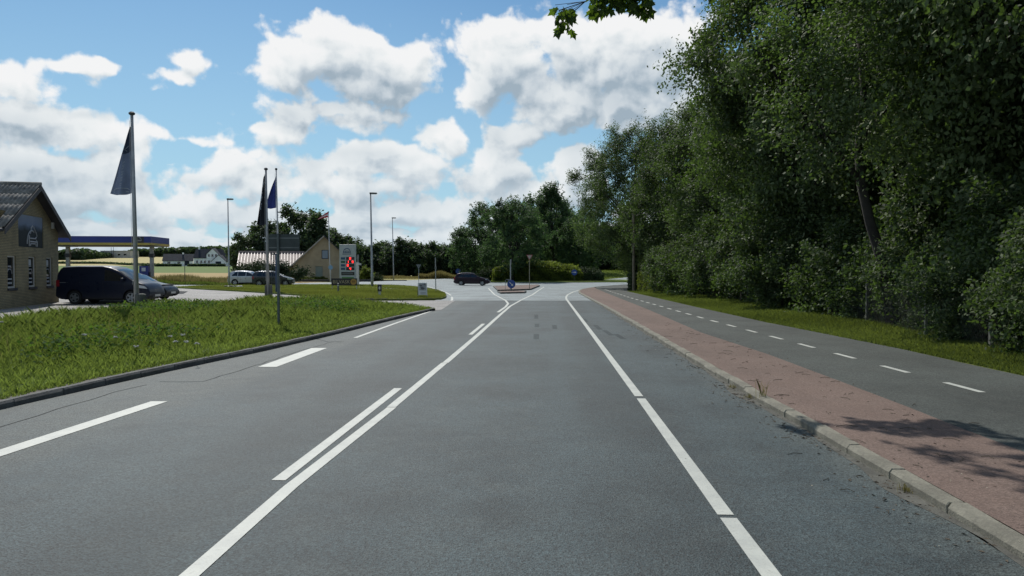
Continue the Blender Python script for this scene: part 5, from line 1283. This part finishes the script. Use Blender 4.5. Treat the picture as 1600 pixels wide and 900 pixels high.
# leafy bough over the pavement (its shade falls beside the camera)
SH = [(5.4, 8.0), (5.9, 7.75), (6.5, 7.9), (4.25, 7.55), (5.1, 7.15), (5.7, 6.95), (6.4, 7.1), (5.3, 6.45), (6.0, 6.3), (4.6, 6.55), (7.4, 7.4), (7.2, 6.4), (6.9, 8.9), (7.9, 8.6)]
cc = []
for k, (sx, sy) in enumerate(SH):
    hh = 8.6 + .25 * (k % 3); sx += .12; cc.append(Vector((sx + sdir.x / sdir.z * hh, sy + sdir.y / sdir.z * hh, hh)) - B0)
V, ti = sprays(np.random.default_rng(8), np.array([tuple(c) for c in cc]), np.full(len(cc), .42), 9, 11, .17, np.array([-5, 0, 8.]), .06, out=.2, up=-.1)
quads_mesh('bough_leaves', V, ti, M_leafR, mp)
mb = MB(); hub = Vector((7.5, 14.6, 9.4)) - B0
for c in cc: mb.tube([tuple(hub), tuple((hub + c) / 2 + Vector((0, 0, .25))), tuple(c)], [.035, .02, .008], 5)
mb.build('bough', M_bark, mp)
# ------------------------------------------------ clipped hedge by the wooden pole
def leaf_block(name, label, cat, poly_fn, n, leaf, lm, loc, rz=0, kind=None):
    pass
def hedge_box(label, loc, rz, L_, W_, Hh, n, leaf, lm, name='clipped_hedge', cat='hedge', dome=0.0, seed=1, rough=.06):
    t_ = thing(name, label, cat, loc, rz); rng = np.random.default_rng(seed); pts = []; nr = []
    S_ = [(L_ * Hh, 0), (L_ * Hh, 1), (W_ * Hh, 2), (W_ * Hh, 3), (L_ * W_, 4)]; tot = sum(s for s, _ in S_)
    for s_, f in S_:
        m_ = int(n * s_ / tot); u = rng.uniform(0, 1, m_); v = rng.uniform(0, 1, m_); x = np.zeros(m_); y = np.zeros(m_); z = np.zeros(m_)
        if f in (0, 1): x = (u - .5) * L_; y = np.full(m_, (-.5 if f == 0 else .5) * W_); z = v * Hh
        elif f in (2, 3): y = (u - .5) * W_; x = np.full(m_, (-.5 if f == 2 else .5) * L_); z = v * Hh
        else: x = (u - .5) * L_; y = (v - .5) * W_; z = np.full(m_, Hh)
        pts.append(np.stack([x, y, z], 1)); nn = np.zeros((m_, 3)); nn[:, {0: 1, 1: 1, 2: 0, 3: 0, 4: 2}[f]] = {0: -1, 1: 1, 2: -1, 3: 1, 4: 1}[f]; nr.append(nn)
    p = np.concatenate(pts); nn = np.concatenate(nr)
    if dome:
        k = 1 - np.clip((p[:, 0] / (L_ / 2)) ** 2, 0, 1) * dome; kk = 1 - .35 * np.clip((p[:, 1] / (W_ / 2)) ** 2, 0, 1); p[:, 2] *= k * kk
    lump = .5 * np.sin(p[:, 0] * 1.9 + seed) + .5 * np.sin(p[:, 0] * 4.3 + p[:, 1] * 3)
    p += nn * (rng.normal(size=len(p)) * rough + lump * rough)[:, None]; p[:, 2] = np.maximum(p[:, 2], .04)
    n2 = nn * .7 + rng.normal(size=p.shape) * .6; n2 /= np.linalg.norm(n2, axis=1, keepdims=True)
    a = np.cross(n2, rng.normal(size=p.shape)); a /= np.linalg.norm(a, axis=1, keepdims=True); b_ = np.cross(n2, a); q = leaf * rng.uniform(.6, 1.3, len(p))[:, None]
    V = np.stack([p - a * q * .5, p + b_ * q * .32, p + a * q * .5, p - b_ * q * .32], 1).reshape(-1, 3)
    ti = np.clip(.5 + .3 * np.sin(p[:, 0] * 2.3 + p[:, 2] * 3) + rng.normal(size=len(p)) * .2, 0, 1); quads_mesh('foliage', V, ti, lm, t_)
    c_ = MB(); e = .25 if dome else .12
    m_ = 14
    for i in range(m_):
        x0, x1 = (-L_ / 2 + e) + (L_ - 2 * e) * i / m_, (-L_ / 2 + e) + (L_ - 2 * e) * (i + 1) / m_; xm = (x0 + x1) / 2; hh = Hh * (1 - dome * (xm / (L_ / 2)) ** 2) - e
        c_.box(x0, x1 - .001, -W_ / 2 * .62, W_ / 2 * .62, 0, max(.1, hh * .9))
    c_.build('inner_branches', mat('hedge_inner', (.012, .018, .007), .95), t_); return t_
g1 = G(996, 459.5, .1)
hedge_box('clipped green hedge beside the wooden pole at the corner of the cycle path', (11.55, 62.5, .09), R(92), 5.6, 1.5, 1.62, 9000, .11, M_hedge)
hedge_box('short dark end of hedge left of the wooden pole', (10.95, 68.3, .09), R(85), 2.6, 1.0, 1.5, 4000, .11, M_jun)
# ------------------------------------------------ shrubs and trees on the roundabout island
hedge_box('long rounded hedge with sunlit top on the roundabout island', (4.0, 122.0, .16), 0, 13.4, 5.5, 2.9, 26000, .24, M_hedge, 'island_hedge', dome=.35, seed=3, rough=.16)
hedge_box('low dark shrubs at the left end of the island hedge, behind the purple car', (-2.6, 124.5, .16), 0, 6.5, 4, 1.9, 9000, .22, M_jun, 'island_shrub', 'shrub', dome=.4, seed=4, rough=.15)
hedge_box('dark shrubs at the right end of the island hedge behind the blue arrow sign', (11.6, 122.5, .16), 0, 5.2, 5, 2.0, 8000, .22, M_jun, 'island_shrub', 'shrub', dome=.3, seed=5, rough=.15)
T_mid = [make_tree(31, 13.5, 6.2, 1.6, 95, 16, 18, .30, M_leafB, 'round', .26, limbs=22, clump=.27, out=1.5, up=1.2, spread=.15),
         make_tree(32, 15.5, 5.4, 2.0, 85, 15, 18, .30, M_leafB, 'cone', .26, limbs=20, clump=.30, out=1.5, up=1.4, spread=.14),
         make_tree(33, 11.5, 5.2, .8, 85, 18, 16, .30, M_leafB, 'round', .2, limbs=12, clump=.28, out=1.2, up=1.0, spread=.17)]
mid = [(P(742, 430, 134).x, 134, 2, .94, .9, 'low round bright green tree behind the purple car'),
       (P(801, 430, 118.4).x, 118.4, 0, .98, .99, 'tall airy tree with dark trunk rising from the island hedge'),
       (P(866, 430, 142).x, 142, 1, 1.12, 1.04, 'pointed wind swept tree right of the tall airy tree'),
       (P(905, 430, 134).x, 134, 2, 1.0, 1.04, 'round tree at the right end of the island hedge'),
       (P(770, 430, 152).x, 152, 2, 1.25, 1.1, 'dark tree behind the roundabout, left of the tall airy tree'),
       (P(840, 430, 158).x, 158, 2, 1.3, 1.25, 'dark tree behind the roundabout between the two tall trees'),
       (P(898, 430, 170).x, 170, 0, 1.2, 1.0, 'dark tree behind the roundabout, above the exit road')]
for i, (x, y, v, s_, hf, lb) in enumerate(mid): place_tree('roundabout_tree', T_mid[v], (x, y, .1), i * 1.7, (s_, s_, s_ * hf), lb, 'trees round the roundabout')
# wind-swept lean of the pointed tree
for o in [o for o in COL.objects if o.name.startswith('roundabout_tree') and o.get('label', '').startswith('pointed')]: o.rotation_euler = (0, R(-5), 1.0)
T_far = [make_tree(41, 10.5, 4.6, .2, 64, 18, 8, .55, M_leafF, 'round', .2, limbs=4, clump=.28, up=.4, spread=.32),
         make_tree(42, 9.5, 4.4, .1, 60, 18, 8, .55, M_leafF, 'wall', .2, limbs=4, clump=.30, up=.4, spread=.32),
         make_tree(43, 12.5, 4.4, .4, 64, 18, 8, .55, M_leafF, 'cone', .2, limbs=4, clump=.28, up=.6, spread=.32)]
ORD = 'first second third fourth fifth sixth seventh eighth ninth tenth eleventh twelfth thirteenth fourteenth fifteenth sixteenth seventeenth eighteenth nineteenth twentieth last'.split()
rr = random.Random(9)
belt_px = [548, 562, 575, 590, 604, 618, 633, 648, 662, 676, 690, 704, 718, 733, 748, 765, 785, 810, 835, 860, 885]
for i, px in enumerate(belt_px):
    Yd = 172 + rr.uniform(-4, 4); s_ = rr.uniform(.84, 1.0); z = H((px - 800) / 1200 * Yd, Yd) if px < 600 else 0
    place_tree('belt_tree', T_far[1 if i % 2 else 0], ((px - 800) / 1200 * Yd, Yd, z), i * 1.1, (s_, s_, s_ * rr.uniform(.86, .98)), 'dark tree of the shelter belt, ' + ORD[i] + ' of its row counted from the tan house', 'trees of the dark shelter belt')
for i in range(12):
    px = 900 + i * 15; Yd = 200 + rr.uniform(-4, 6); s_ = 1.2
    place_tree('belt_tree', T_far[i % 2], ((px - 800) / 1200 * Yd, Yd, 1.2), i * 1.3, (s_, s_, s_ * 1.1), 'dark tree beyond the exit road, ' + ORD[i] + ' of its row from the island side', 'trees beyond the exit road')
grp = [(388, 138, 0, .80, .98, 'rounded tree at the left end of the group behind the tan house'), (412, 142, 1, 1.0, 1.10, 'tree behind the black flag, second of the group behind the tan house'), (438, 140, 0, .9, 1.0, 'tree behind the dark direction sign'),
       (468, 143, 0, 1.1, 1.22, 'highest tree behind the red ribbed roof'), (496, 140, 2, 1.0, .98, 'tree rising behind the tan gable'), (520, 146, 0, .95, 1.02, 'tree right of the tan gable, behind the price sign'), (538, 152, 1, .9, 1.0, 'last tree of the group, next to the shelter belt')]
for i, (px, Yd, v, s_, hf, lb) in enumerate(grp): place_tree('house_tree', T_far[v], (*GH(px, Yd)[:2], H(*GH(px, Yd)[:2]) ), i * 2.1, (s_, s_, s_ * hf), lb, 'trees behind the tan house')
# junipers and shrubs by the tan house
T_jun = make_tree(51, 2.9, 2.6, .0, 46, 18, 9, .26, M_jun, 'round', .06, limbs=4, clump=.34, up=.2, spread=.16)
for px, Yd, s_, zs, lb in ((395, 92, .98, .95, 'wide dark juniper behind the silver car'), (418, 94, .9, 1.0, 'juniper behind the grey car'), (441, 95, 1.0, .88, 'juniper at the right end, before the tan wall')):
    place_tree('juniper', (T_jun[0], T_jun[1]), GH(px, Yd), px * .1, (s_ * 1.15, s_, s_ * zs), lb, 'junipers in front of the red roofed wing', 'bush')
rb = make_tree(52, 2.3, 1.35, .0, 40, 16, 8, .2, M_hedge, 'round', .05, limbs=3, clump=.36, spread=.1)
place_tree('round_bush', rb, Bp(569, 437, 108, .25), 0, 1.0, 'round green bush right of the price sign', None, 'bush')
place_tree('low_bush', T_jun, Bp(586, 437, 110, .25), 1, (.5, .5, .42), 'low grey green bush between the round bush and the far lamp', None, 'bush')
for k in range(4): place_tree('flower_shrub', rb, Bp(462 + k * 14, 440, 106, .3), k, (.8, .7, .33), ['leftmost', 'second', 'third', 'rightmost'][k] + ' low pale shrub in the bed before the tan gable wall', 'low shrubs along the tan house', 'bush')
mb = MB(); mb.box(0, 11, 0, .3, 0, .32); o = mb.build('low_wall', M_fascia); o.location = Bp(456, 440, 103.5, .28); tag(o, 'low dark bed wall along the tan house', 'wall')
mb = MB(); mb.box(0, 7, 0, .4, 0, .30); o = mb.build('low_wall', M_fascia); o.location = Bp(560, 438, 112, .12); tag(o, 'low dark wall edging the road right of the round bush', 'wall')

# ------------------------------------------------ far woods on the skyline (one mass each) and field hedges
def far_wood(name, label, pxs, Ys, tops, n, leaf, base_fn=None, lm=M_leafF, depth=60):
    rng = np.random.default_rng(len(pxs) + n); V_, T_ = [], []
    px = rng.uniform(pxs[0], pxs[-1], n); Yv = np.interp(px, pxs, Ys) + rng.uniform(0, depth, n)
    x = (px - 800) / 1200 * Yv; zt = CH + (421 - np.interp(px, pxs, tops) - 2.2 * np.abs(np.sin(px * .21)) * np.abs(np.sin(px * .083 + 1)) ) * Yv / 1200
    z0 = gz(x, Yv) + hz(x, Yv); u = rng.uniform(0, 1, n) ** .6; hgt = np.maximum(1.0, zt - z0); z = z0 + hgt * u * (1 - .14 * rng.uniform(0, 1, n))
    p = np.stack([x, Yv, z], 1); nr = rng.normal(size=p.shape) * .6 + np.array([0, -.4, .7]); nr /= np.linalg.norm(nr, axis=1, keepdims=True)
    a = np.cross(nr, rng.normal(size=p.shape)); a /= np.linalg.norm(a, axis=1, keepdims=True); b_ = np.cross(nr, a); q = leaf * rng.uniform(.6, 1.4, n)[:, None]
    V = np.stack([p - a * q * .5, p + b_ * q * .42, p + a * q * .5, p - b_ * q * .42], 1).reshape(-1, 3)
    ti = np.clip(.4 + .3 * np.sin(px * .35) * np.sin(px * .11) + rng.normal(size=n) * .15, 0, 1)
    return tag(quads_mesh(name, V, ti, lm), label, 'wood' if depth > 20 else 'hedge', None, 'stuff')
far_wood('distant_wood', 'dark wood along the skyline behind the white farmhouses', [200, 250, 300, 345, 380, 420], [760, 740, 720, 720, 740, 760], [391, 388.5, 387, 385.5, 390, 391], 30000, 4.2)
far_wood('distant_wood', 'darker wooded slope below the petrol canopy', [85, 110, 128, 150, 175, 215], [560, 560, 560, 600, 640, 700], [394, 391, 389, 393, 396.5, 393], 16000, 3.6)
far_wood('distant_wood', 'far skyline wood behind the pale works building', [60, 160, 200, 330], [900, 900, 900, 900], [396, 394, 393, 392], 12000, 4.6)
far_wood('distant_wood', 'dark undergrowth under the trees beyond the exit road', [860, 1150], [203, 203], [407, 405], 7000, 1.3, depth=8)
far_wood('field_hedge', 'thin dark hedge along the field below the far woods', [60, 160, 200, 255], [420, 400, 360, 325], [419, 416, 414.5, 413.8], 5000, 1.1, depth=3)
far_wood('farm_hedge', 'clipped dark hedge in front of the white farmhouse', [294, 352], [322, 322], [413.4, 413], 3500, .8, depth=3)
far_wood('farm_hedge', 'dark garden bushes in front of the white barn', [243, 283], [320, 322], [415, 414.5], 2500, .8, depth=3)

# ================================================================ GRASS, WEEDS, FENCE, LITTER
M_grass = leaf_mat('grass_blades', (.064, .116, .024), (.20, .26, .07), .45, (.26, .35, .06), rough=.7, spec=.2)
M_weed = leaf_mat('weed_leaves', (.030, .075, .018), (.075, .15, .035), .4, (.14, .26, .03), rough=.8, spec=.1)
M_dry = leaf_mat('dry_grass', (.13, .13, .035), (.34, .27, .11), .4, (.30, .27, .10), rough=.7, spec=.2)
M_vgr = leaf_mat('roadside_grass', (.055, .088, .018), (.15, .19, .048), .4, (.20, .26, .04), rough=.6, spec=.2)
def blades(name, label, cat, x, y, z, h, w, lm, tint, lean=.35, seed=0, parent=None):
    rng = np.random.default_rng(seed); n = len(x); a = rng.uniform(0, 2 * PI, n); b_ = rng.uniform(0, 2 * PI, n)
    d = np.stack([np.cos(a), np.sin(a), np.zeros(n)], 1); l = np.stack([np.cos(b_), np.sin(b_), np.zeros(n)], 1) * (rng.uniform(.2, 1, n) * lean * h)[:, None]
    p = np.stack([x, y, z], 1); up = np.array([0, 0, 1.0])
    p1 = p + l * .35 + up * (h * .6)[:, None]; p2 = p + l + up * (h * rng.uniform(.85, 1, n))[:, None]; w_ = w[:, None] / 2
    V = np.stack([p - d * w_, p + d * w_, p1 + d * w_ * .8, p2, p1 - d * w_ * .8], 1).reshape(-1, 3)
    o = quads_mesh(name, V, tint, lm, parent, 5); return tag(o, label, cat, None, 'stuff')
def vz_np(x, y): t = sm((kxl(y) - x - .1) / 7.0); return .10 + .26 * t + .03 * np.sin(x * 1.3) * np.sin(y * .7) * t
def in_poly(x, y, poly):
    ins = np.zeros(len(x), bool); n = len(poly)
    for i in range(n):
        (x0, y0), (x1, y1) = poly[i][:2], poly[(i + 1) % n][:2]
        if y0 == y1: continue
        c = ((y0 > y) != (y1 > y)) & (x < (x1 - x0) * (y - y0) / (y1 - y0) + x0); ins ^= c
    return ins
rng = np.random.default_rng(77)
def sample(poly, n, dens=None):
    xs_ = [p[0] for p in poly]; ys_ = [p[1] for p in poly]; x = rng.uniform(min(xs_), max(xs_), n); y = rng.uniform(min(ys_), max(ys_), n)
    k = in_poly(x, y, poly)
    if dens is not None: k &= rng.uniform(0, 1, n) < dens(x, y)
    return x[k], y[k]
vp = [p for p in verge_poly]
vis = lambda x, y: (x / np.maximum(y, .1) > -.78) & (y > 6)
x, y = sample(vp, 1300000, lambda x, y: np.where(vis(x, y), np.clip(14 / np.hypot(x, y), .2, 1) * .55, 0))
pat = .5 + .5 * np.sin(x * .9 + 2 * np.sin(y * .35)) * np.sin(y * .5 + x * .3)
dk = kxl(y) - x
h = (.07 + .21 * pat * sm(dk / 2.5) + .11 * sm((dk - 1.5) / 3)) * rng.uniform(.5, 1.35, len(x)); w = .007 + .0006 * np.hypot(x, y)
pt2 = np.sin(x * 2.3 + np.sin(y * 1.1) * 2) * np.sin(y * 1.7 + x); ti = np.clip(.45 + .3 * (pat - .5) + .22 * pt2 - .12 * sm((dk - 3) / 3) + rng.normal(size=len(x)) * .22 + .4 * (1 - sm(dk / 1.8)), 0, 1)
blades('verge_grass', 'bright green long grass on the verge left of the road', 'grass', x, y, vz_np(x, y), h, w, M_grass, ti, 1.0, 1)

# broad-leaved weeds in drifts
x, y = sample(vp, 420000, lambda x, y: np.where(vis(x, y), sm((np.sin(x * .75 + 1.5) * np.sin(y * .42 + .8 * np.sin(x * .6)) - .12) / .35) * sm((kxl(y) - x - 1.2) / 1.5) * .45, 0))
n = len(x); hgt = rng.uniform(.05, .42, n); p = np.stack([x, y, vz_np(x, y) + hgt], 1)
nr = rng.normal(size=p.shape) * .5 + np.array([0, 0, .9]); nr /= np.linalg.norm(nr, axis=1, keepdims=True); a = np.cross(nr, rng.normal(size=p.shape)); a /= np.linalg.norm(a, axis=1, keepdims=True); b_ = np.cross(nr, a)
q = (.075 * rng.uniform(.6, 1.5, n))[:, None]; V = np.stack([p - a * q * .5, p + b_ * q * .35, p + a * q * .5, p - b_ * q * .35], 1).reshape(-1, 3)
tag(quads_mesh('verge_weeds', V, np.clip(hgt * 1.6 + rng.normal(size=n) * .15, 0, 1), M_weed), 'dark green broad leaved weeds in drifts on the left verge', 'weeds', None, 'stuff')
# seed heads and tall stems towards the forecourt edge
x, y = sample(vp, 60000, lambda x, y: np.where(vis(x, y) & (kxl(y) - x > 3.0), .10, 0))
blades('tall_stems', 'thin tall flowering stems along the back of the verge', 'grass', x, y, vz_np(x, y), rng.uniform(.2, .5, len(x)), np.full(len(x), .014), M_dry, np.clip(rng.normal(.4, .25, len(x)), 0, 1), .3, 2)
# pale flower heads seen one by one
flw = [(132, 536), (181, 537), (213, 550), (266, 533), (274, 541), (286, 530), (291, 541), (308, 544), (2, 524)]
for i, (px, py) in enumerate(flw):
    g_ = G(px, py + 12, .2); t_ = thing('white_flower', ['leftmost pale flower of the middle verge', 'pale flower right of the leftmost one', 'lowest pale flower, nearest the kerb', 'pale flower at the left of the right hand cluster', 'low pale flower inside the right hand cluster', 'highest pale flower of the right hand cluster', 'pale flower under the highest one of the cluster', 'rightmost pale flower of the cluster', 'pale flower at the left edge of the photo'][i], 'flower', (g_.x, g_.y, vz(g_.x, g_.y)), i, 'white flowers scattered in the verge')
    mb = MB(); mb.tube([(0, 0, 0), (.01, 0, .34)], .004, 4); mb.build('stem', M_weed, t_)
    mb = MB()
    for k in range(7): a_ = k * .9; mb.lathe([(.001, -.008), (.022, 0), (.018, .012), (.001, .016)], 6, Matrix.Translation((.035 * math.cos(a_), .035 * math.sin(a_), .34 + .01 * (k % 3))))
    mb.build('flower_head', mat('pale_petal', (.36, .37, .33), .8), t_)
# lawn blades
x, y = sample(lawn_poly, 260000, lambda x, y: np.where(y < 62, .9, .35)); z = gz(x, y) + .10
blades('lawn_grass', 'short mown grass on the lawn around the signs', 'grass', x, y, z, rng.uniform(.03, .09, len(x)), np.full(len(x), .03), leaf_mat('lawn_blades', (.085, .12, .022), (.20, .22, .06), .4, (.26, .30, .05)), np.clip(.5 + .3 * np.sin(x * .8) * np.sin(y * .6) + rng.normal(size=len(x)) * .18, 0, 1), .6, 3)
# right verge: short dry grass between path and bushes
rv = [(9.0, 8), (8.95, 13.4), (9.08, 17.3), (8.95, 26.7), (9.1, 38), (9.45, 48.3), (9.85, 65), (11.6, 64), (12.6, 50), (12.8, 36), (12.6, 24), (12.2, 8)]
x, y = sample(rv, 420000, lambda x, y: np.clip(16 / y, .25, 1)); pe = np.interp(y, [p[1] for p in POw], [p[0] for p in POw])
h = (.05 + .13 * sm((x - pe) / 2)) * rng.uniform(.5, 1.5, len(x)); ti = np.clip(.55 + .3 * np.sin(y * .5 + x) + rng.normal(size=len(x)) * .22, 0, 1)
blades('roadside_grass', 'yellowish rough grass between the cycle path and the wood', 'grass', x, y, np.full(len(x), ZR - .004), h, .012 + .0006 * y, M_vgr, ti, .6, 4)

# tall dry grass at the edge of the field behind the forecourt, and beyond the junction
def band(name, label, p0, p1, dp, n, h0, h1, seed, lm=M_dry, tw=.05, tint=(.25, 1.0)):
    a0, a1 = Vector(p0), Vector(p1); t = rng.uniform(0, 1, n); s_ = rng.uniform(0, 1, n) * dp; d = (a1 - a0); nn = Vector((-d.y, d.x)).normalized(); nn = nn if nn.y > 0 else -nn
    x = a0.x + d.x * t + nn.x * s_; y = a0.y + d.y * t + nn.y * s_; z = gz(x, y) + hz(x, y) - .05
    hh = (h0 + (h1 - h0) * (.5 + .5 * np.sin(x * .9 + 1) * np.sin(x * .37))) * rng.uniform(.55, 1.1, n)
    blades(name, label, 'grass', x, y, z, hh, np.full(n, tw), lm, np.clip(tint[0] + (tint[1] - tint[0]) * rng.uniform(0, 1, n), 0, 1), .25, seed)
band('tall_dry_grass', 'tall straw coloured grass at the field edge behind the forecourt', (-47, 83.5), (-26, 82), 8, 26000, .5, 1.25, 5, tw=.045)
band('field_edge_weeds', 'green undergrowth at the foot of the dry field edge', (-46, 82.6), (-25, 81), 3, 16000, .3, .7, 6, M_grass, .05, (.1, .6))
band('meadow_grass', 'dry grass strip in front of the dark shelter belt', (-34, 140), (2, 140), 22, 30000, .25, .6, 7, M_dry, .08, (.1, .9))
band('meadow_grass', 'tuft of tall pale grass left of the purple car', (-17, 139), (-10, 139), 4, 5000, .6, 1.6, 8, M_dry, .06, (.3, 1))
n = 26000; x = rng.uniform(10, 60, n); y = rng.uniform(141, 184, n); k = (y > 146 + .22 * (x - 20)) ; x, y = x[k], y[k]; k = ~in_poly(x, y, [(16, 143), (20, 150), (26, 158.5), (45, 172), (110, 205), (110, 180), (45, 158), (30, 150), (24, 144), (22, 138)]); x, y = x[k], y[k]; z = 1.6 * sm((y + .25 * x - 148) / 42.0)
blades('bank_grass', 'sunlit grass bank beyond the exit road at right', 'grass', x, y, z, rng.uniform(.12, .35, len(x)), np.full(len(x), .09), M_vgr, rng.uniform(.3, 1, len(x)), .4, 9)
band('island_grass', 'green grass rim in front of the island hedge', (-6, 115.5), (20, 115.5), 3, 12000, .08, .2, 10, M_vgr, .05)

# ---------------- chain link fence in front of the wood
fpts = [(11.98, 29.0), (11.75, 25.4), (10.85, 20.1), (10.62, 17.0), (10.5, 13.8)]
fence = thing('chain_link_fence', 'old chain link fence with thin concrete posts in front of the wood', 'fence', (fpts[2][0], fpts[2][1], .09)); F0 = Vector((fpts[2][0], fpts[2][1], .09)); M_fpost = mat('fence_post', (.13, .13, .11), .9, .2, 5)
M_wire = mat('fence_wire', (.12, .125, .12), .6, metal=.4)
for (x, y) in fpts: 
    mb = MB(); mb.bbox(-.035, .035, -.035, .035, -.1, 1.58 if y < 27 else 1.3, .01); o = mb.build('post', M_fpost, fence); o.location = Vector((x, y, .09)) - F0
for (a_, b_) in zip(fpts, fpts[1:]):
    a0 = Vector((a_[0], a_[1], .09)) - F0; a1 = Vector((b_[0], b_[1], .09)) - F0; L_ = (a1 - a0).length; d = (a1 - a0).normalized(); Hh = 1.4 if a_[1] < 28 else 1.1; st = .085; V = []
    def seg(p, q, w=.0022):
        pp = a0 + d * p[0] + Vector((0, 0, p[1])); qq = a0 + d * q[0] + Vector((0, 0, q[1])); t_ = (qq - pp).normalized(); n1 = Vector((-d.y, d.x, 0)); n2 = t_.cross(n1)
        for nv in (n1, n2): V.extend([pp - nv * w, pp + nv * w, qq + nv * w, qq - nv * w])
    k = -Hh
    while k < L_:
        s0 = max(0, -k); s1 = min(Hh, L_ - k)
        if s1 > s0: seg((k + s0, s0), (k + s1, s1)); seg((k + s0, Hh - s0), (k + s1, Hh - s1))
        k += st
    for z in (.03, Hh * .5, Hh - .01): seg((0, z), (L_, z), .003)
    o = quads_mesh('chain_link_mesh', np.array([tuple(v) for v in V]), np.zeros(len(V) // 4), M_wire, fence); o['kind'] = 'stuff'
# ---------------- weeds and litter along the kerb
def tuft(loc, n, h, label, seed):
    rg = np.random.default_rng(seed); x = loc[0] + rg.normal(size=n) * .035; y = loc[1] + rg.normal(size=n) * .05
    o = blades('kerb_weed', None, None, x - loc[0], y - loc[1], np.zeros(n), rg.uniform(.3, 1, n) * h, np.full(n, .006), M_dry, rg.uniform(0, .6, n), .5, seed); o.location = loc; tag(o, label, 'weed')
tuft((G(1192, 618, .1).x, G(1192, 618, .1).y, .05), 26, .36, 'tall thin weed growing out of the kerb joint beside the pavement', 1)
kx = lambda y: float(np.interp(y, [p.y for p in KR], [p.x for p in KR]))
tuft((kx(6.7) - .03, 6.7, .0), 60, .07, 'flattened dead weed against the nearest kerbstones', 2)
tuft((kx(11.6) - .04, 11.6, .0), 50, .09, 'small dead weed in the gutter below the tall kerb weed', 3)
tuft((kx(12.6) - .04, 12.6, .0), 40, .08, 'second small dead weed further along the gutter', 4)
rg = random.Random(12); mb = MB()
def flake(x, y, z, s_, asp=.4):
    a_ = rg.uniform(0, 2 * PI); c_, s2 = math.cos(a_), math.sin(a_); t_ = rg.uniform(.1, .6) * s_
    vs = [(x + c_ * s_, y + s2 * s_, z + .004), (x - s2 * s_ * asp, y + c_ * s_ * asp, z + .003 + t_ * .3), (x - c_ * s_, y - s2 * s_, z + .004), (x + s2 * s_ * asp, y - c_ * s_ * asp, z + .003 + t_)]
    mb.add(vs, [(0, 1, 2, 3)])
def twig(x, y, z, l):
    a_ = rg.uniform(0, PI); p0 = (x, y, z + .006); p1 = (x + l * .5 * math.cos(a_), y + l * .5 * math.sin(a_), z + .008 + rg.uniform(0, .015)); p2 = (x + l * math.cos(a_ + .3), y + l * math.sin(a_ + .3), z + .006); mb.tube([p0, p1, p2], .0035, 4, False)
M_lit = mat('leaf_litter', (.075, .06, .04), .9, .4, 8)
for i in range(1100):      # gutter
    y = rg.uniform(5, 40) if i % 3 else rg.choice((6.7, 9.0, 11.5, 12.7, 15.2)) + rg.gauss(0, .35); d_ = abs(rg.gauss(0, .22)) + .02; flake(kx(y) - d_, y, 0, rg.uniform(.007, .028))
for i in range(520): y = rg.uniform(5, 45); flake(kx(y) + rg.uniform(.15, 2.0), y, ZR, rg.uniform(.007, .026))
for i in range(60): y = rg.uniform(6, 20); flake(kx(y) - rg.uniform(.2, 2.2), y, 0, rg.uniform(.005, .014))
for i in range(70): y = rg.uniform(6, 26); twig(kx(y) + rg.uniform(.2, 2.1), y, ZR, rg.uniform(.06, .26))
for i in range(34): y = rg.uniform(6, 26); twig(kx(y) - abs(rg.gauss(0, .35)) - .04, y, 0, rg.uniform(.05, .2))
tag(mb.build('fallen_litter', M_lit), 'dry leaf bits and twigs scattered along the kerb and red pavement', 'litter', None, 'stuff')
mb = MB(); M_lit2 = mat('pale_litter', (.34, .31, .24), .9, .3, 8)
for i in range(60): y = rg.uniform(5, 22); flake(kx(y) + rg.uniform(-1.3, 1.9), y, ZR if False else 0, .0001)
mb = MB()
for i in range(46):
    y = rg.uniform(5, 22); s_ = rg.choice((-1, 1)); flake(kx(y) + (rg.uniform(.2, 1.9) if s_ > 0 else -rg.uniform(.02, 1.4)), y, ZR if s_ > 0 else 0, rg.uniform(.006, .016), .7)
tag(mb.build('pale_litter', M_lit2), 'pale dry leaves and grit dotted over pavement and gutter', 'litter', None, 'stuff')
# sandy silt along the foot of the right kerb
silt = [(kx(y) - .004, y) for y in np.arange(4, 40, 1.0)] + [(kx(y) - .04 - .05 * abs(math.sin(y * 1.7)) - .12 * math.exp(-(y - 6.9) ** 2 * 2) - .12 * math.exp(-(y - 12) ** 2), y) for y in np.arange(39, 3.9, -.25)]
slab('gutter_silt', silt, mat('silt', (.085, .085, .072), .95, .3, 6, .5, 60), .003)
# trampled earth edge along the left kerb
x = []; 
rg2 = np.random.default_rng(3); n = 9000; y = rg2.uniform(6, 37, n); x = kxl(y) - rg2.uniform(.14, .42, n) - .06 * np.sin(y * 5)
blades('kerb_edge_grass', 'ragged grass edge creeping over the left kerb', 'grass', x, y, np.full(n, .095), rg2.uniform(.02, .09, n) * np.clip((kxl(y) - x) / .3, .2, 1.2), .012 + .0005 * y, M_grass, np.clip(rg2.normal(.4, .25, n), 0, 1), .8, 12)
